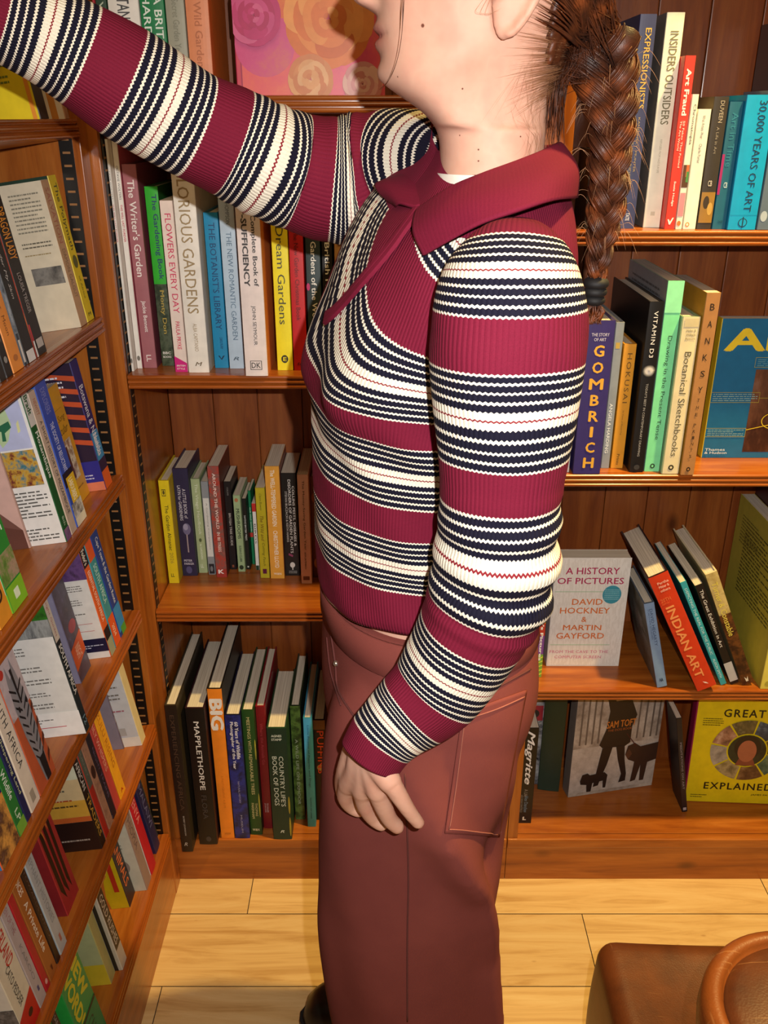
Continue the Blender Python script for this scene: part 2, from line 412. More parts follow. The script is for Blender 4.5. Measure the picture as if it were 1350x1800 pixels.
def book(kind, t, h, d, spine, cov, label, group, decals=(), matrix=None, back=None, pages_in=None):
    """kind 'p' paperback / 'h' hardback; local frame: spine faces -y, front board at x=t, stands on z=0"""
    hard = kind == 'h'
    th = min(0.0026 if hard else 0.0007, t * 0.2)
    oh = 0.003 if hard else 0.0003                     # boards stand proud of the pages
    bul = min(0.0009, t * 0.03) if hard else 0.0
    root = empty('hardback_book' if hard else 'paperback_book', (0, 0, 0), label, 'book', group)
    if matrix is not None: root.matrix_world = matrix
    def yb(x): return -bul * (1 - (2 * x / t - 1) ** 2)
    N = 6 if hard else 2
    outer = [(0.0, d), (0.0, 0.0012)] + [(0.0006 + (t - 0.0012) * k / N, yb(0.0006 + (t - 0.0012) * k / N)) for k in range(N + 1)] + [(t, 0.0012), (t, d)]
    inner = [(t - th, d), (t - th, th + 0.001), (th, th + 0.001), (th, d)]
    o = outer + inner; n = len(o); no = len(outer)
    vv = [(x, y, 0.0) for x, y in o] + [(x, y, h) for x, y in o]; ff = []; mi = []
    for j in range(n):
        k = (j + 1) % n; ff.append((j, k, n + k, n + j))
        mi.append(1 if j == 0 else (2 if j == no - 2 else (0 if j < no - 2 else 3)))
    # rims, as quads between outer and inner walls
    io = [no + 3] + [no + 2] * (no - 4 + 2 - 1) + [no + 1, no]
    idx_in = [no + 3, no + 2] + [None] * (no - 4) + [no + 1, no]
    for zo, flip in ((0, True), (n, False)):
        q = [(0, 1, no + 2, no + 3), (no - 2, no - 1, no, no + 1), tuple(range(1, no - 1)) + (no + 1, no + 2)]
        for f in q:
            f = tuple(i + zo for i in f); ff.append(tuple(reversed(f)) if flip else f); mi.append(3 if hard else 0)
    sm = M_(spine); cm = M_(cov); bm_ = M_(back if back is not None else cov)
    edge = cm
    from_pd('cover', vv, ff, [sm, bm_, cm, edge], root, mi=mi)
    y1 = d - oh - (0.001 if not hard else 0.002)
    bm = bmesh.new(); bm_box(bm, (th + 0.0001, th + 0.0012, oh), (t - th - 0.0001, y1, h - oh))
    bm_obj('page_block', bm, PAGES, root)
    groups = {}
    lay = {'S': 0, 'L': 0, 'R': 0}; nT = {'S': 0, 'L': 0, 'R': 0}; prev = None; nP = 0
    def place(face, u, v, off, flat=False):
        u = min(max(u, 0.0), 1.0); v = min(max(v, 0.0), 1.0)
        if face == 'S':
            x = u * t; return (x, (-bul if flat else yb(min(max(x, 0), t))) - off, h * (1 - v))
        if face == 'R': return (t + off, u * d, h * (1 - v))
        return (-off, d * (1 - u), h * (1 - v))
    for dc in decals:
        face = dc[1]; lay[face] += 1; off = 0.00025 + 0.00007 * lay[face]
        if dc[0] == 'T':
            _, _, s, col, u0, v0, u1, v1, rot, bold, shear, space = dc
            tv, tf = text_mesh(s, bold, shear, space)
            if rot == 1: pts = [(u0 + (u1 - u0) * b, v0 + (v1 - v0) * a, q) for a, b, q in tv]
            else: pts = [(u0 + (u1 - u0) * a, v1 + (v0 - v1) * b, q) for a, b, q in tv]
            nT[face] += 1
            key = ({'S': 'spine_title', 'L': 'back_text', 'R': 'cover_title'} if nT[face] == 1 else {'S': 'spine_text', 'L': 'back_text', 'R': 'cover_text'})[face] + '|%d' % nT[face]
            tf_ = [tuple(reversed(f)) for f in tf] if rot == 2 else tf
            items = [(pts, tf_)]
        elif dc[0] == 'P':
            _, _, col, poly = dc
            if (face, col) != prev: nP += 1
            prev = (face, col)
            key = {'S': 'spine_print', 'L': 'back_print', 'R': 'cover_print'}[face] + '|%d' % nP
            if face == 'S' and hard and len(poly) == 4 and poly[0][1] == poly[1][1]:
                (ua, va), (ub, vb) = poly[0], poly[2]
                items = [([(ua + (ub - ua) * k / 6, va) for k in range(7)] + [(ua + (ub - ua) * k / 6, vb) for k in range(7)], [(k, k + 1, k + 8, k + 7) for k in range(6)])]
            else: items = [(poly, [tuple(range(len(poly)))])]
        else:
            _, _, col, u0, v0, u1, v1, nl, seed = dc
            rr = random.Random(seed); pts = []; fs = []
            lh = (v1 - v0) / nl
            for i in range(nl):
                x = u0; vt = v0 + i * lh; end = u1 if rr.random() < 0.7 else u0 + (u1 - u0) * rr.uniform(0.5, 0.95)
                while x < end:
                    wd = min((u1 - u0) * rr.uniform(0.03, 0.13), end - x); k = len(pts)
                    pts += [(x, vt + lh * 0.3), (x + wd, vt + lh * 0.3), (x + wd, vt + lh * 0.68), (x, vt + lh * 0.68)]; fs.append((k, k + 1, k + 2, k + 3)); x += wd + (u1 - u0) * 0.018
            nP += 1
            key = {'S': 'spine_small_print', 'L': 'back_small_print', 'R': 'cover_small_print'}[face] + '|%d' % nP
            items = [(pts, fs)]
        g = groups.setdefault(key, [[], [], [], []])
        mt = M_(col)
        if mt not in g[3]: g[3].append(mt)
        for pts, fs in items:
            k = len(g[0]); g[0] += [place(face, q[0], q[1], off + (q[2] * 2.5e-5 if len(q) > 2 else 0), len(q) > 2) for q in pts]
            for f in fs: g[1].append(tuple(i + k for i in f)); g[2].append(g[3].index(mt))
    for key, (v_, f_, m_, ms) in groups.items(): from_pd(key.split('|')[0], v_, f_, ms, root, mi=m_)
    return root

GAP = 0.0006
LAST = {}
def back_book(z, xl, xr, yb, yt, kind, spine, cov, label, group, decals=(), d=None, lean=0.0, back=None, yaw=0.0):
    """a book standing spine out in the back cases; pixels are only read once, to find where it stands"""
    p0 = onZ(xl, yb, z); p1 = onZ(xr, yb, z)
    lo = LAST.get((z, xl > 850), -0.3996 if xl < 850 else DX + 0.0225); p0.x = max(p0.x, lo); LAST[(z, xl > 850)] = max(p1.x, p0.x + 0.0046)
    t = max(p1.x - p0.x - GAP, 0.004); Y = p0.y
    h = onY((xl + xr) / 2, yt, Y).z - z
    if d is None: d = min(0.72 * h, BY - Y - 0.01)
    d = min(d, BY - Y - 0.004)
    piv = Vector((p0.x, Y, z + 0.0003))
    return book(kind, t, h, d, spine, cov, label, group, decals, Matrix.Translation(piv) @ Matrix.Rotation(yaw, 4, 'Z'), back)

LG = {}
def left_book(zk, pn, pf, h, kind, spine, cov, label, group, decals=(), d=0.128, inset=0.008, back=None):
    """a book on the tilted left shelves; pn, pf: where the spine's foot begins and ends along the shelf edge"""
    z = LEFT_Z[zk]; X = LX - inset * math.cos(TILT); Z = z - inset * math.sin(TILT)
    def yat(px):
        # the point on the line (X, y, Z) seen in image column px
        k = (px - 675) / FOC                       # X = k * depth ; depth = y cos - (Z-H) sin
        return (X / k + (Z - CAM_H) * math.sin(PITCH)) / math.cos(PITCH)
    ya, yb_ = yat(pn), yat(pf); yb_ = min(yb_, LG.get(zk, 1.3088)); ya = min(ya, yb_ - 0.0046); LG[zk] = ya; t = yb_ - ya - GAP
    m = Matrix.Translation((X, ya, Z + 0.0003)) @ Matrix.Rotation(-TILT, 4, 'Y') @ Matrix.Rotation(PI / 2, 4, 'Z')
    return book(kind, t, h, d, spine, cov, label, group, decals, m, back)

def face_book(kind, p, yaw, t, h, w, spine, cov, label, group, decals=(), pitch=0.0, back=None):
    """a book standing with its front to the shop; p = foot of the spine-side front corner, yaw turns it, pitch leans it back"""
    m = Matrix.Translation(Vector(p) + Vector((0, 0, t * math.sin(pitch)))) @ Matrix.Rotation(yaw, 4, 'Z') @ Matrix.Rotation(-pitch, 4, 'X') @ Matrix.Rotation(-PI / 2, 4, 'Z') @ Matrix.Translation((-t, 0, 0))
    return book(kind, t, h, w, spine, cov, label, group, decals, m, back)
# ------------------------------------------------------------------ books of the back-left bay
def rose(cu, cv, r, cols, seed):
    rr_ = random.Random(seed); out = []
    for ring, n in ((1.0, 7), (.78, 7), (.58, 6), (.40, 5), (.24, 4), (.12, 3)):
        a0 = rr_.uniform(0, 6)
        for k in range(n):
            a = a0 + 2 * PI * k / n; px, py = math.cos(a) * r * ring * .55, math.sin(a) * r * ring * .55
            ra, rb = r * ring * .52, r * ring * .36; ps = []
            for q in range(18):
                t = 2 * PI * q / 18; x, y = rb * math.cos(t), ra * math.sin(t) * (1 + .08 * math.sin(3 * t + k))
                ps.append((cu + px + x * math.cos(a) - y * math.sin(a), cv + (py + x * math.sin(a) + y * math.cos(a)) * .72))
            out.append(P('R', rr_.choice(cols), ps))
    return out
W_ = '#efe9df'; K_ = '#14110f'
z = 1.448; G = 'books on the top shelf of the left bay'
back_book(z, 150, 172, 168, -110, 'p', '#a3222c', '#a3222c', 'red book at the left end of the top shelf above the raised sleeve', G, [V('NATURE', W_, .55, .85)])
back_book(z, 173, 206, 168, -130, 'h', '#24402c', '#24402c', 'dark green hardback with pale letters, second on the top shelf above the sleeve', G, [V('THE WILD FIELD', '#b9c6b0', .25, .88, .3, .72), V('Ingram', '#b9c6b0', .9, .97, .35, .65)])
back_book(z, 207, 260, 168, -120, 'h', '#e6e2da', '#e6e2da', 'white hardback printed with thistle stems on the top shelf', G,
    [V('BOTANICAL', '#4a4a4a', .30, .66, .3, .7), P('S', '#5f7a3c', [(.2, .98), (.24, .98), (.4, .72), (.37, .72)]), P('S', '#6d8548', [(.45, .98), (.49, .98), (.66, .74), (.62, .74)]), P('S', '#7d9455', [(.6, .95), (.63, .95), (.85, .8), (.82, .8)]),
     E('S', '#7b4a86', .39, .715, .09, .02), E('S', '#8a5a94', .66, .735, .10, .022), E('S', '#7b4a86', .84, .80, .08, .018), E('S', '#a9b48a', .25, .86, .08, .02)])
back_book(z, 261, 303, 168, -135, 'h', '#127a45', '#127a45', 'bright green hardback with two lines of white capitals on the top shelf', G, [V('RICHARD MABEY', '#dfeadf', .25, .97, .12, .42), V('FLORA BRITANNICA', '#dfeadf', .2, .99, .58, .9)])
back_book(z, 304, 337, 168, -115, 'h', '#9d9c8a', '#b3b1a0', 'grey green hardback with faint lettering between green and salmon books', G, [V('The Secret Garden Year', '#83826f', .3, .75, .35, .7), V('CASSELL', '#83826f', .82, .93, .4, .65)])
back_book(z, 338, 378, 168, -125, 'h', '#dd8a5e', '#d9722f', 'salmon orange hardback at the right end of its row, above the raised sleeve', G, [V("Wild Garden", '#b86a40', .42, .82, .35, .68)])
face_book('h', onZ(418, 169, z) + Vector((0, 0, .0008)), R(0), .026, .30, .215, '#c23a5a', '#cf4156', 'pink and orange picture book of roses standing face out behind the chin', 'face out books in the back bookcases',
    [B('R', photo(['#d03a6a', '#e2506a', '#e8665a', '#ea8a56'], 9, seed=3), .035, 0, 1, 1), B('R', '#a82a4c', .03, 0, .04, 1)]
    + [E('R', photo(['#c93070', '#d34a80', '#d9705f'], 14, seed=5), .2, .78, .2, .14), E('R', photo(['#d9503a', '#e0753a', '#e8a04e'], 14, seed=6), .33, .55, .2, .12), E('R', photo(['#c43a5e', '#d95a70'], 12, seed=6), .12, .55, .12, .12)]
    + rose(.63, .67, .33, ['#dd7430', '#e88a40', '#e27c36', '#ee9c50', '#d2682a', '#e89046'], 1) + rose(.50, .93, .17, ['#d68a52', '#e2a268', '#d2804a', '#e6ae78'], 2) + rose(.85, .95, .15, ['#cf8a86', '#dba29a', '#c98078', '#e0b0a0'], 3) + rose(.14, .66, .2, ['#c22f6c', '#cf4880', '#b8285e', '#d65c8a'], 4))

z = 1.052; G = 'gardening books on the second shelf of the left bay'
back_book(z, 217, 234, 653, 245, 'p', '#e9e4dc', '#dcd6cc', 'thin white paperback with red title at the far left, first of two alike', G, [V('OCTAVIE WOLTERS', '#6a6a66', .10, .24, .3, .7, 0), V('THIS WILL LAST FOREVER', '#c2334a', .26, .42, .3, .7), E('S', '#77726a', .5, .95, .3, .012)])
back_book(z, 235, 251, 648, 248, 'p', '#e9e4dc', '#c9576a', 'thin white paperback with red title, the copy beside the dusty pink hardback', G, [V('OCTAVIE WOLTERS', '#6a6a66', .10, .24, .3, .7, 0), V('THIS WILL LAST FOREVER', '#c2334a', .26, .42, .3, .7), E('S', '#77726a', .5, .95, .3, .012)])
back_book(z, 253, 277, 647, 289, 'h', '#a5656c', '#7a3a46', 'dusty pink hardback with white title, third from left on its shelf', G, [V("The Writer's Garden", '#f1e6e0', .07, .53, .28, .78), V('Jackie Bennett', '#f1e6e0', .65, .81, .32, .68), V('LL', '#f1e6e0', .93, .965, .3, .65)])
back_book(z, 286, 308, 643, 328, 'h', '#2f3a2b', '#1c5a22', 'book with lime green upper and mossy dark lower spine', G, [B('S', '#2fae2b', 0, 0, 1, .525), B('S', photo(['#1d261b', '#33402c', '#56604a', '#2a3326'], 60), 0, .525, 1, 1), V('The Gardening Book', '#22386a', .04, .50, .35, .85), V('Monty Don', '#b9a04a', .56, .81, .3, .72), Hh('S', 'BBC', W_, .15, .915, .8, .93), Hh('S', 'BOOKS', W_, .15, .94, .8, .952)])
back_book(z, 309, 331, 654, 353, 'p', '#ecd9cd', '#ecd9cd', 'cream pink paperback with a magenta corner at the foot of its spine', G, [V('FLOWERS EVERY DAY', '#d23c62', .07, .64, .3, .78, .004), V('PAULA PRYKE', '#cf2f55', .69, .86, .35, .68), P('S', '#d01f7d', [(0, .90), (1, .945), (1, 1), (0, 1)]), Hh('S', 'BRITISH', W_, .15, .955, .85, .966), Hh('S', 'STYLE', W_, .15, .974, .8, .985)])
back_book(z, 332, 369, 655, 286, 'h', '#eee7db', '#d8c7ae', 'thick cream hardback with tan capitals reaching up under the sleeve', G, [V('GLORIOUS GARDENS', '#a28a62', .02, .70, .22, .74, .003), V('ALBA CAPITANIO', '#a28a62', .75, .89, .4, .58, .0), Hh('S', 'M', '#6d5a3c', .35, .945, .7, .965, shear=.3)])
back_book(z, 378, 403, 647, 374, 'h', '#1687b5', '#0f6d90', 'deep turquoise hardback with navy title standing right of the cream one', G, [V("THE BOTANIST'S LIBRARY", '#14406e', .06, .74, .3, .74, .002), V('CAROLYN FRY', '#0f3c64', .79, .87, .5, .7), P('S', '#12304e', [(.3, .915), (.42, .915), (.52, .935), (.66, .915), (.78, .915), (.55, .945)])])
back_book(z, 404, 430, 648, 330, 'h', '#b9cddd', '#b9cddd', 'pale powder blue hardback with thin grey capitals', G, [V('JO THOMPSON', '#5f6f80', .03, .19, .35, .68, 0), V('THE NEW ROMANTIC GARDEN', '#5f7a92', .23, .83, .38, .72, 0), Hh('S', 'R', '#51606e', .3, .93, .7, .95, shear=.3)])
back_book(z, 432, 472, 661, 318, 'h', '#ecdcd6', '#d97c3c', 'thick pale pink hardback with heavy grey title, nearest to the shelf edge', G, [V('The Complete Book of', '#44403f', .07, .52, .56, .82, .02), V('SELF-SUFFICIENCY', '#44403f', .05, .52, .2, .45, .035), V('JOHN SEYMOUR', '#44403f', .62, .83, .42, .62, .004), Hh('S', 'DK', '#3a3636', .3, .925, .7, .955), ] + [B('S', '#3a3636', a, b, c, d_) for a, b, c, d_ in ((.24, .915, .76, .918), (.24, .962, .76, .965), (.24, .915, .27, .965), (.73, .915, .76, .965))])
back_book(z, 488, 516, 651, 368, 'h', '#efe01e', '#efe01e', 'bright yellow hardback with a grey title, just left of the red one', G, [V('Dream Gardens', '#4c4a34', .10, .70, .28, .74, .002), E('S', '#2b2a20', .5, .925, .22, .026), Hh('S', 'E', '#efe01e', .4, .912, .62, .938)])
back_book(z, 517, 541, 651, 382, 'h', '#bf1a1e', '#bf1a1e', 'scarlet hardback with dark lettering beside the bright yellow one', G, [V('The New Garden Christmas Book', '#5e0d12', .08, .66, .35, .66, .002), Hh('S', 'fd', '#5e0d12', .3, .945, .65, .965)])
back_book(z, 544, 569, 650, 392, 'h', '#2d3b3c', '#2d3b3c', 'slate hardback with flowers round its title, right of the scarlet one', G, [V('Gardens of the World', '#e8e4da', .12, .70, .35, .72, .014), E('S', '#d9b9b4', .32, .05, .28, .03), E('S', '#c88f8f', .36, .05, .14, .016), E('S', '#c2386e', .12, .42, .12, .025), E('S', '#5c7a44', .78, .9, .2, .03)])
back_book(z, 571, 589, 650, 400, 'h', '#171412', '#171412', 'black book half hidden at the shirt front, with white lettering', G, [V('British Flowers', '#e8e4da', .10, .62, .3, .75), E('S', '#b9433a', .4, .78, .25, .04), E('S', '#4c7a3c', .6, .86, .25, .04)])
back_book(z, 592, 617, 650, 412, 'h', '#b98a52', '#b98a52', 'ochre hardback peeping out where the sleeve meets the chest', G, [V('ROSES', '#6a4420', .06, .55, .25, .8)])

z = 0.628; G = 'gardening books on the third shelf of the left bay'
back_book(z, 293, 316, 1025, 845, 'h', '#e2ca1c', '#cdb51c', 'lemon yellow almanac at the left end of the third shelf', G, [V('The Garden Almanac', '#2c2a1c', .23, .67, .38, .72, .002), V('2026', '#b09a30', .69, .80, .38, .72), Hh('S', 'LL', '#2c2a1c', .3, .9, .62, .935), B('S', '#574f20', .24, .08, .62, .145), B('S', '#e2ca1c', .28, .088, .58, .137), E('S', '#574f20', .43, .11, .1, .02)], d=.13)
back_book(z, 319, 348, 1012, 824, 'h', '#2b2746', '#2b2746', 'dark indigo hardback with a silvery pressed flower on its spine', G, [V('A LITTLE BOOK of', '#d4d0dc', .18, .45, .52, .74, .004), V('LATIN for GARDENERS', '#d4d0dc', .15, .47, .22, .42, .004), E('S', '#6c688a', .58, .55, .26, .055), E('S', '#9a97b4', .52, .53, .16, .03), P('S', '#a89a9c', [(.6, .6), (.66, .6), (.52, .77), (.44, .79)]), Hh('S', 'PETER', '#d4d0dc', .2, .84, .75, .86), Hh('S', 'PARKER', '#d4d0dc', .2, .87, .85, .89), E('S', '#56527a', .48, .94, .2, .035)], d=.13)
back_book(z, 350, 366, 1007, 842, 'h', '#a9b98a', '#93a377', 'sage green hardback with pale title beside the indigo one', G, [V('The Virago Handbook', '#dfe6cd', .05, .58, .32, .72, .002), E('S', '#5a6a44', .5, .64, .15, .02), V('for GARDENERS', '#dfe6cd', .68, .85, .4, .62), Hh('S', 'LL', '#e6ebd8', .3, .9, .62, .94)], d=.135)
back_book(z, 367, 380, 1010, 847, 'p', '#8d9398', '#8d9398', 'slim grey paperback with a long white label on the spine', G, [B('S', '#d9dbd6', .12, .17, .92, .80), V('A Gardening Companion', '#8a8c88', .22, .72, .4, .66, 0), B('S', '#26272c', .15, .88, .88, .99), E('S', '#77797e', .5, .935, .2, .03)], d=.12)
back_book(z, 381, 400, 1015, 820, 'p', '#a8392f', '#5a2420', 'red leaf patterned paperback standing tall in its row', G, [B('S', photo(['#8e2f28', '#b0453a', '#7a5a54', '#c25a48'], 70, seed=2), 0, 0, 1, .92), V('AROUND THE WORLD', '#efdcd2', .06, .55, .38, .66), V('IN 80 TREES', '#efdcd2', .58, .76, .38, .66), Hh('S', 'K', '#f4ece6', .2, .925, .75, .965, bold=.05)], d=.15)
back_book(z, 402, 417, 1001, 847, 'p', '#1b1618', '#1b1618', 'black paperback with a tiny white title left of the small green one', G, [V('BRITISH TREE GUIDE', '#cfc8c0', .35, .72, .4, .72, .002), V('COLLINS', '#8a8480', .06, .15, .4, .62), B('S', '#8a4a34', .35, .945, .65, .975)], d=.13)
back_book(z, 419, 432, 1005, 871, 'p', '#9cb588', '#9cb588', 'small light green paperback about mushrooms', G, [V('MUSHROOMS', '#1d2a1a', .17, .56, .3, .76), V('SUSAN E CLARK', '#1d2a1a', .65, .87, .36, .68), E('S', '#b0744e', .45, .06, .25, .025), E('S', '#2d3a28', .5, .94, .3, .03)], d=.11)
back_book(z, 433, 441, 1001, 877, 'p', '#151a17', '#151a17', 'small black paperback squeezed beside the light green one', G, [V('NATIVE BRITISH TREES', '#dadfd8', .23, .58, .3, .7, .004), B('S', '#c8ccc4', .3, .95, .7, .97)], d=.11)
back_book(z, 442, 449, 992, 863, 'p', '#0f7a4f', '#0f7a4f', 'thin emerald green paperback sunk between a black and an olive yellow one', G, [V('OUR WILD GARDEN', '#cfe6d4', .22, .55, .3, .75, .004), B('S', '#c23a32', .0, .56, 1, .62)], d=.11)
back_book(z, 450, 457, 1002, 885, 'p', '#e4e4de', '#e4e4de', 'thin white paperback with a red top just left of the olive yellow one', G, [B('S', '#c2302c', 0, .0, 1, .12), V('BIRDS', '#4a4a48', .3, .6, .3, .7), B('S', '#1f3a24', .1, .93, .9, 1)], d=.11)
back_book(z, 458, 475, 1016, 858, 'p', '#b7ab22', '#b7ab22', 'olive yellow paperback with thin script title left of the orange one', G, [V('Claire Bowen', '#5e5814', .06, .24, .38, .62, 0, shear=.3), V('The Wild and', '#6b3f14', .30, .58, .34, .68, 0, shear=.3), V('Cutting Patch', '#5e5814', .60, .86, .34, .68, 0, shear=.3), B('S', '#5a1038', .3, .895, .72, .95)], d=.14)
back_book(z, 476, 501, 1017, 820, 'p', '#e0a03c', '#8a4a3a', 'mustard orange paperback with white letters, tallest near the right end', G, [V('The WELL-TEMPERED GARDEN', '#f6ecd8', .03, .52, .36, .66), V('CHRISTOPHER LLOYD', '#f6ecd8', .56, .90, .36, .66), Hh('S', 'W&N', '#f6ecd8', .25, .945, .78, .965)], d=.16)
back_book(z, 502, 528, 1012, 832, 'p', '#15120f', '#15120f', 'black plant guide with three lines of white capitals', G, [V('COLLINS PESTS, DISEASES &', '#e3ded6', .12, .70, .68, .86, .004), V('DISORDERS OF GARDEN PLANTS', '#e3ded6', .06, .77, .44, .62, .004), V('STEFAN BUCZACKI & KEITH HARRIS', '#c9c4bc', .17, .66, .22, .36, .002), E('S', '#d8d3ca', .52, .89, .17, .028), B('S', '#d8d3ca', .49, .90, .56, .94), P('S', '#8a3a5a', [(.3, .77), (.6, .79), (.55, .81), (.28, .79)]), Hh('S', 'WILLIAM', '#d8d3ca', .25, .95, .8, .958), Hh('S', 'COLLINS', '#d8d3ca', .25, .965, .8, .973)], d=.15)
back_book(z, 530, 549, 1026, 835, 'p', '#e3b3a2', '#cf8a66', 'pale pink paperback next to the person with a long dark title', G, [V('The Money-Saving Garden Year', '#4a2a22', .05, .68, .38, .62, .004), V('ANYA LAUTENBACH', '#6a3a2c', .70, .86, .4, .56), B('S', '#6a3a2c', .2, .93, .8, .965)], d=.14)
back_book(z, 550, 568, 1015, 838, 'h', '#5a2412', '#5a2412', 'dark russet book with orange letters half hidden by the jumper', G, [V('OF PLANTS', '#b8642c', .36, .66, .3, .75), E('S', '#8a3f1c', .5, .2, .4, .05), E('S', '#a8622c', .5, .85, .35, .05)], d=.14)

z = BASE_Z; G = 'large books on the base of the left bay'
back_book(z, 320, 340, 1497, 1240, 'h', '#1c130f', '#332a1c', 'nearly black tall book at the left end of the base shelf', G, [V('EXPERIENCING AFRICA', '#4a362a', .06, .70, .34, .70), V('BOBBY JOHNSON', '#b3aca4', .74, .88, .42, .6), Hh('S', 'R', '#b3aca4', .3, .93, .6, .955, shear=.3)])
back_book(z, 351, 383, 1484, 1245, 'h', '#0c090b', '#2a1018', 'thick black book with spaced white capitals on its spine', G, [V('MAPPLETHORPE', '#e3ded8', .09, .58, .38, .66), V('FLORA', '#3f3a3a', .62, .80, .38, .66), E('S', '#3a3636', .55, .955, .14, .02)])
back_book(z, 389, 413, 1473, 1211, 'h', '#f08a24', '#1b1712', 'orange hardback with big white letters at the top of its spine', G, [V('BIG', '#f2ece4', .06, .26, .06, .97, .05), V('A PHOTOGRAPHIC ALBUM', '#c9741c', .56, .78, .42, .58, .0), B('S', '#c9741c', .3, .96, .75, .97)])
back_book(z, 414, 440, 1473, 1257, 'h', '#10163c', '#12112c', 'midnight blue book with two rows of bold white title', G, [B('S', photo(['#0b0e2a', '#141c50', '#24308a', '#0d1030'], 40, seed=4), 0, 0, 1, 1), V('60 Years of Wildlife', '#eceaf0', .05, .34, .58, .82, .02), V('Photographer of the Year', '#eceaf0', .05, .42, .24, .50, .02), V('NATURAL HISTORY', '#9a98b4', .52, .70, .48, .6), V('MUSEUM', '#9a98b4', .8, .95, .48, .6)])
back_book(z, 441, 462, 1467, 1249, 'h', '#1d4a1c', '#1f3a18', 'leaf green hardback with small gold capitals down the spine', G, [V('MEETINGS WITH REMARKABLE TREES', '#c9bf86', .05, .66, .36, .62, .006), V('THOMAS', '#c9bf86', .73, .84, .56, .76), V('PAKENHAM', '#c9bf86', .73, .86, .26, .46), Hh('S', 'W&N', '#e0d8b4', .2, .945, .78, .965), E('S', '#b0a83c', .93, .3, .06, .08), E('S', '#b0a83c', .93, .75, .06, .1)])
back_book(z, 463, 480, 1456, 1242, 'h', '#7d0f1a', '#7d0f1a', 'crimson hardback between two green ones', G, [V('Where the Animals Go', '#a83a40', .13, .46, .34, .66), V('TIM WALKER', '#c9a8a4', .78, .86, .5, .7), V('JOHN LAW', '#c9a8a4', .78, .86, .25, .42)])
back_book(z, 481, 514, 1475, 1280, 'h', '#0e2f22', '#1c3a22', 'thick bottle green hardback with grey green title in two columns', G, [Hh('S', 'AGNES', '#cfd6c8', .22, .055, .75, .075, bold=.03), Hh('S', 'STAMP', '#cfd6c8', .22, .085, .75, .105, bold=.03), V("COUNTRY LIFE'S", '#c9d0c2', .24, .69, .54, .78, .006), V('BOOK OF DOGS', '#c9d0c2', .24, .68, .2, .44, .006), Hh('S', 'R', '#cfd6c8', .4, .91, .62, .935, shear=.3), E('S', '#9a8a2c', .95, .68, .05, .08), E('S', '#9a8a2c', .95, .88, .05, .09)])
back_book(z, 520, 537, 1440, 1241, 'h', '#26361c', '#20301a', 'mossy green book set back behind the bottle green one', G, [B('S', photo(['#18240f', '#2f4a1e', '#5f8038', '#1d2a14'], 45, seed=8), 0, 0, 1, 1), V('A WILD LIFE ON EXMOOR', '#9aa88c', .28, .86, .34, .64)])
back_book(z, 541, 556, 1453, 1263, 'h', '#48a9d4', '#2d7ea0', 'sky blue book next to the trousers', G, [V('Little Poems of Puppies and Dogs', '#1f5a7a', .06, .62, .36, .64, .0), V('EDITED BY JANE', '#1f5a7a', .72, .92, .4, .6, .0)])
back_book(z, 557, 577, 1441, 1266, 'h', '#26110c', '#26110c', 'dark brown book with orange red capitals, last before the trousers', G, [B('S', '#7d4a24', 0, 0, 1, .09), V('PUFFINS', '#d9441f', .10, .52, .28, .86), E('S', '#b98a54', .5, .46, .3, .03), E('S', '#a89a8a', .6, .9, .2, .02)])

# ------------------------------------------------------------------ books of the back-right bay
z = 1.269; G = 'art books on the upper shelf of the right bay'
back_book(z, 1026, 1042, 403, 262, 'h', '#201f2c', '#201f2c', 'dark book behind the braid showing two pale letters', G, [V('COLOURS', '#d8d4dc', .10, .40, .3, .72), E('S', '#5a7a4a', .4, .55, .3, .06), E('S', '#8a6a2c', .5, .75, .3, .08)])
back_book(z, 1087, 1115, 402, 25, 'h', '#3a3f66', '#3a3f66', 'slate blue hardback with yellow capitals right of the braid', G, [V('EXPRESSIONISTS', '#d0ab4c', .06, .42, .40, .76), V('KANDINSKY, MUNTER', '#a8905c', .46, .72, .5, .64, .0), V('AND THE BLUE RIDER', '#a8905c', .46, .76, .24, .38, .0), V('TATE', '#d8d8de', .92, .96, .36, .6)])
back_book(z, 1130, 1160, 400, 22, 'h', '#f0ead4', '#8d8a86', 'tall cream hardback with grey brown capitals, highest in its row', G, [V('INSIDERS OUTSIDERS', '#77704f', .08, .50, .30, .76, .012), V('REFUGEES FROM NAZI EUROPE', '#b0a88e', .57, .73, .42, .54, .0), B('S', '#cfc8b0', .35, .92, .6, .94)], back='#77706c')
back_book(z, 1161, 1186, 403, 98, 'p', '#d8392c', '#d8392c', 'red paperback with bold white title among the art books', G, [V('Art Fraud', '#f6ece4', .07, .33, .28, .74, .035), V('50 Fakes That Fooled', '#f6d8cc', .36, .63, .54, .72, .008), V('The Art World', '#f6d8cc', .36, .53, .26, .44, .008), V('Susie Hodge', '#f6ece4', .71, .86, .34, .58, .02), P('S', '#f6ece4', [(.2, .94), (.34, .94), (.46, .955), (.66, .93), (.8, .93), (.5, .972), (.38, .972)])])
back_book(z, 1187, 1199, 403, 166, 'p', '#efe6d2', '#efe6d2', 'cream paperback with a strip of coloured pictures low on its spine', G, [V('Chromatopia', '#5a5448', .07, .36, .3, .8, .002), B('S', '#5a3a24', .05, .51, .95, .68), B('S', '#c26a3a', .5, .51, .95, .6), B('S', '#4f8a4a', .6, .56, .95, .64), B('S', '#d88a94', .1, .72, .9, .9), E('S', '#e0783c', .4, .955, .3, .02)])
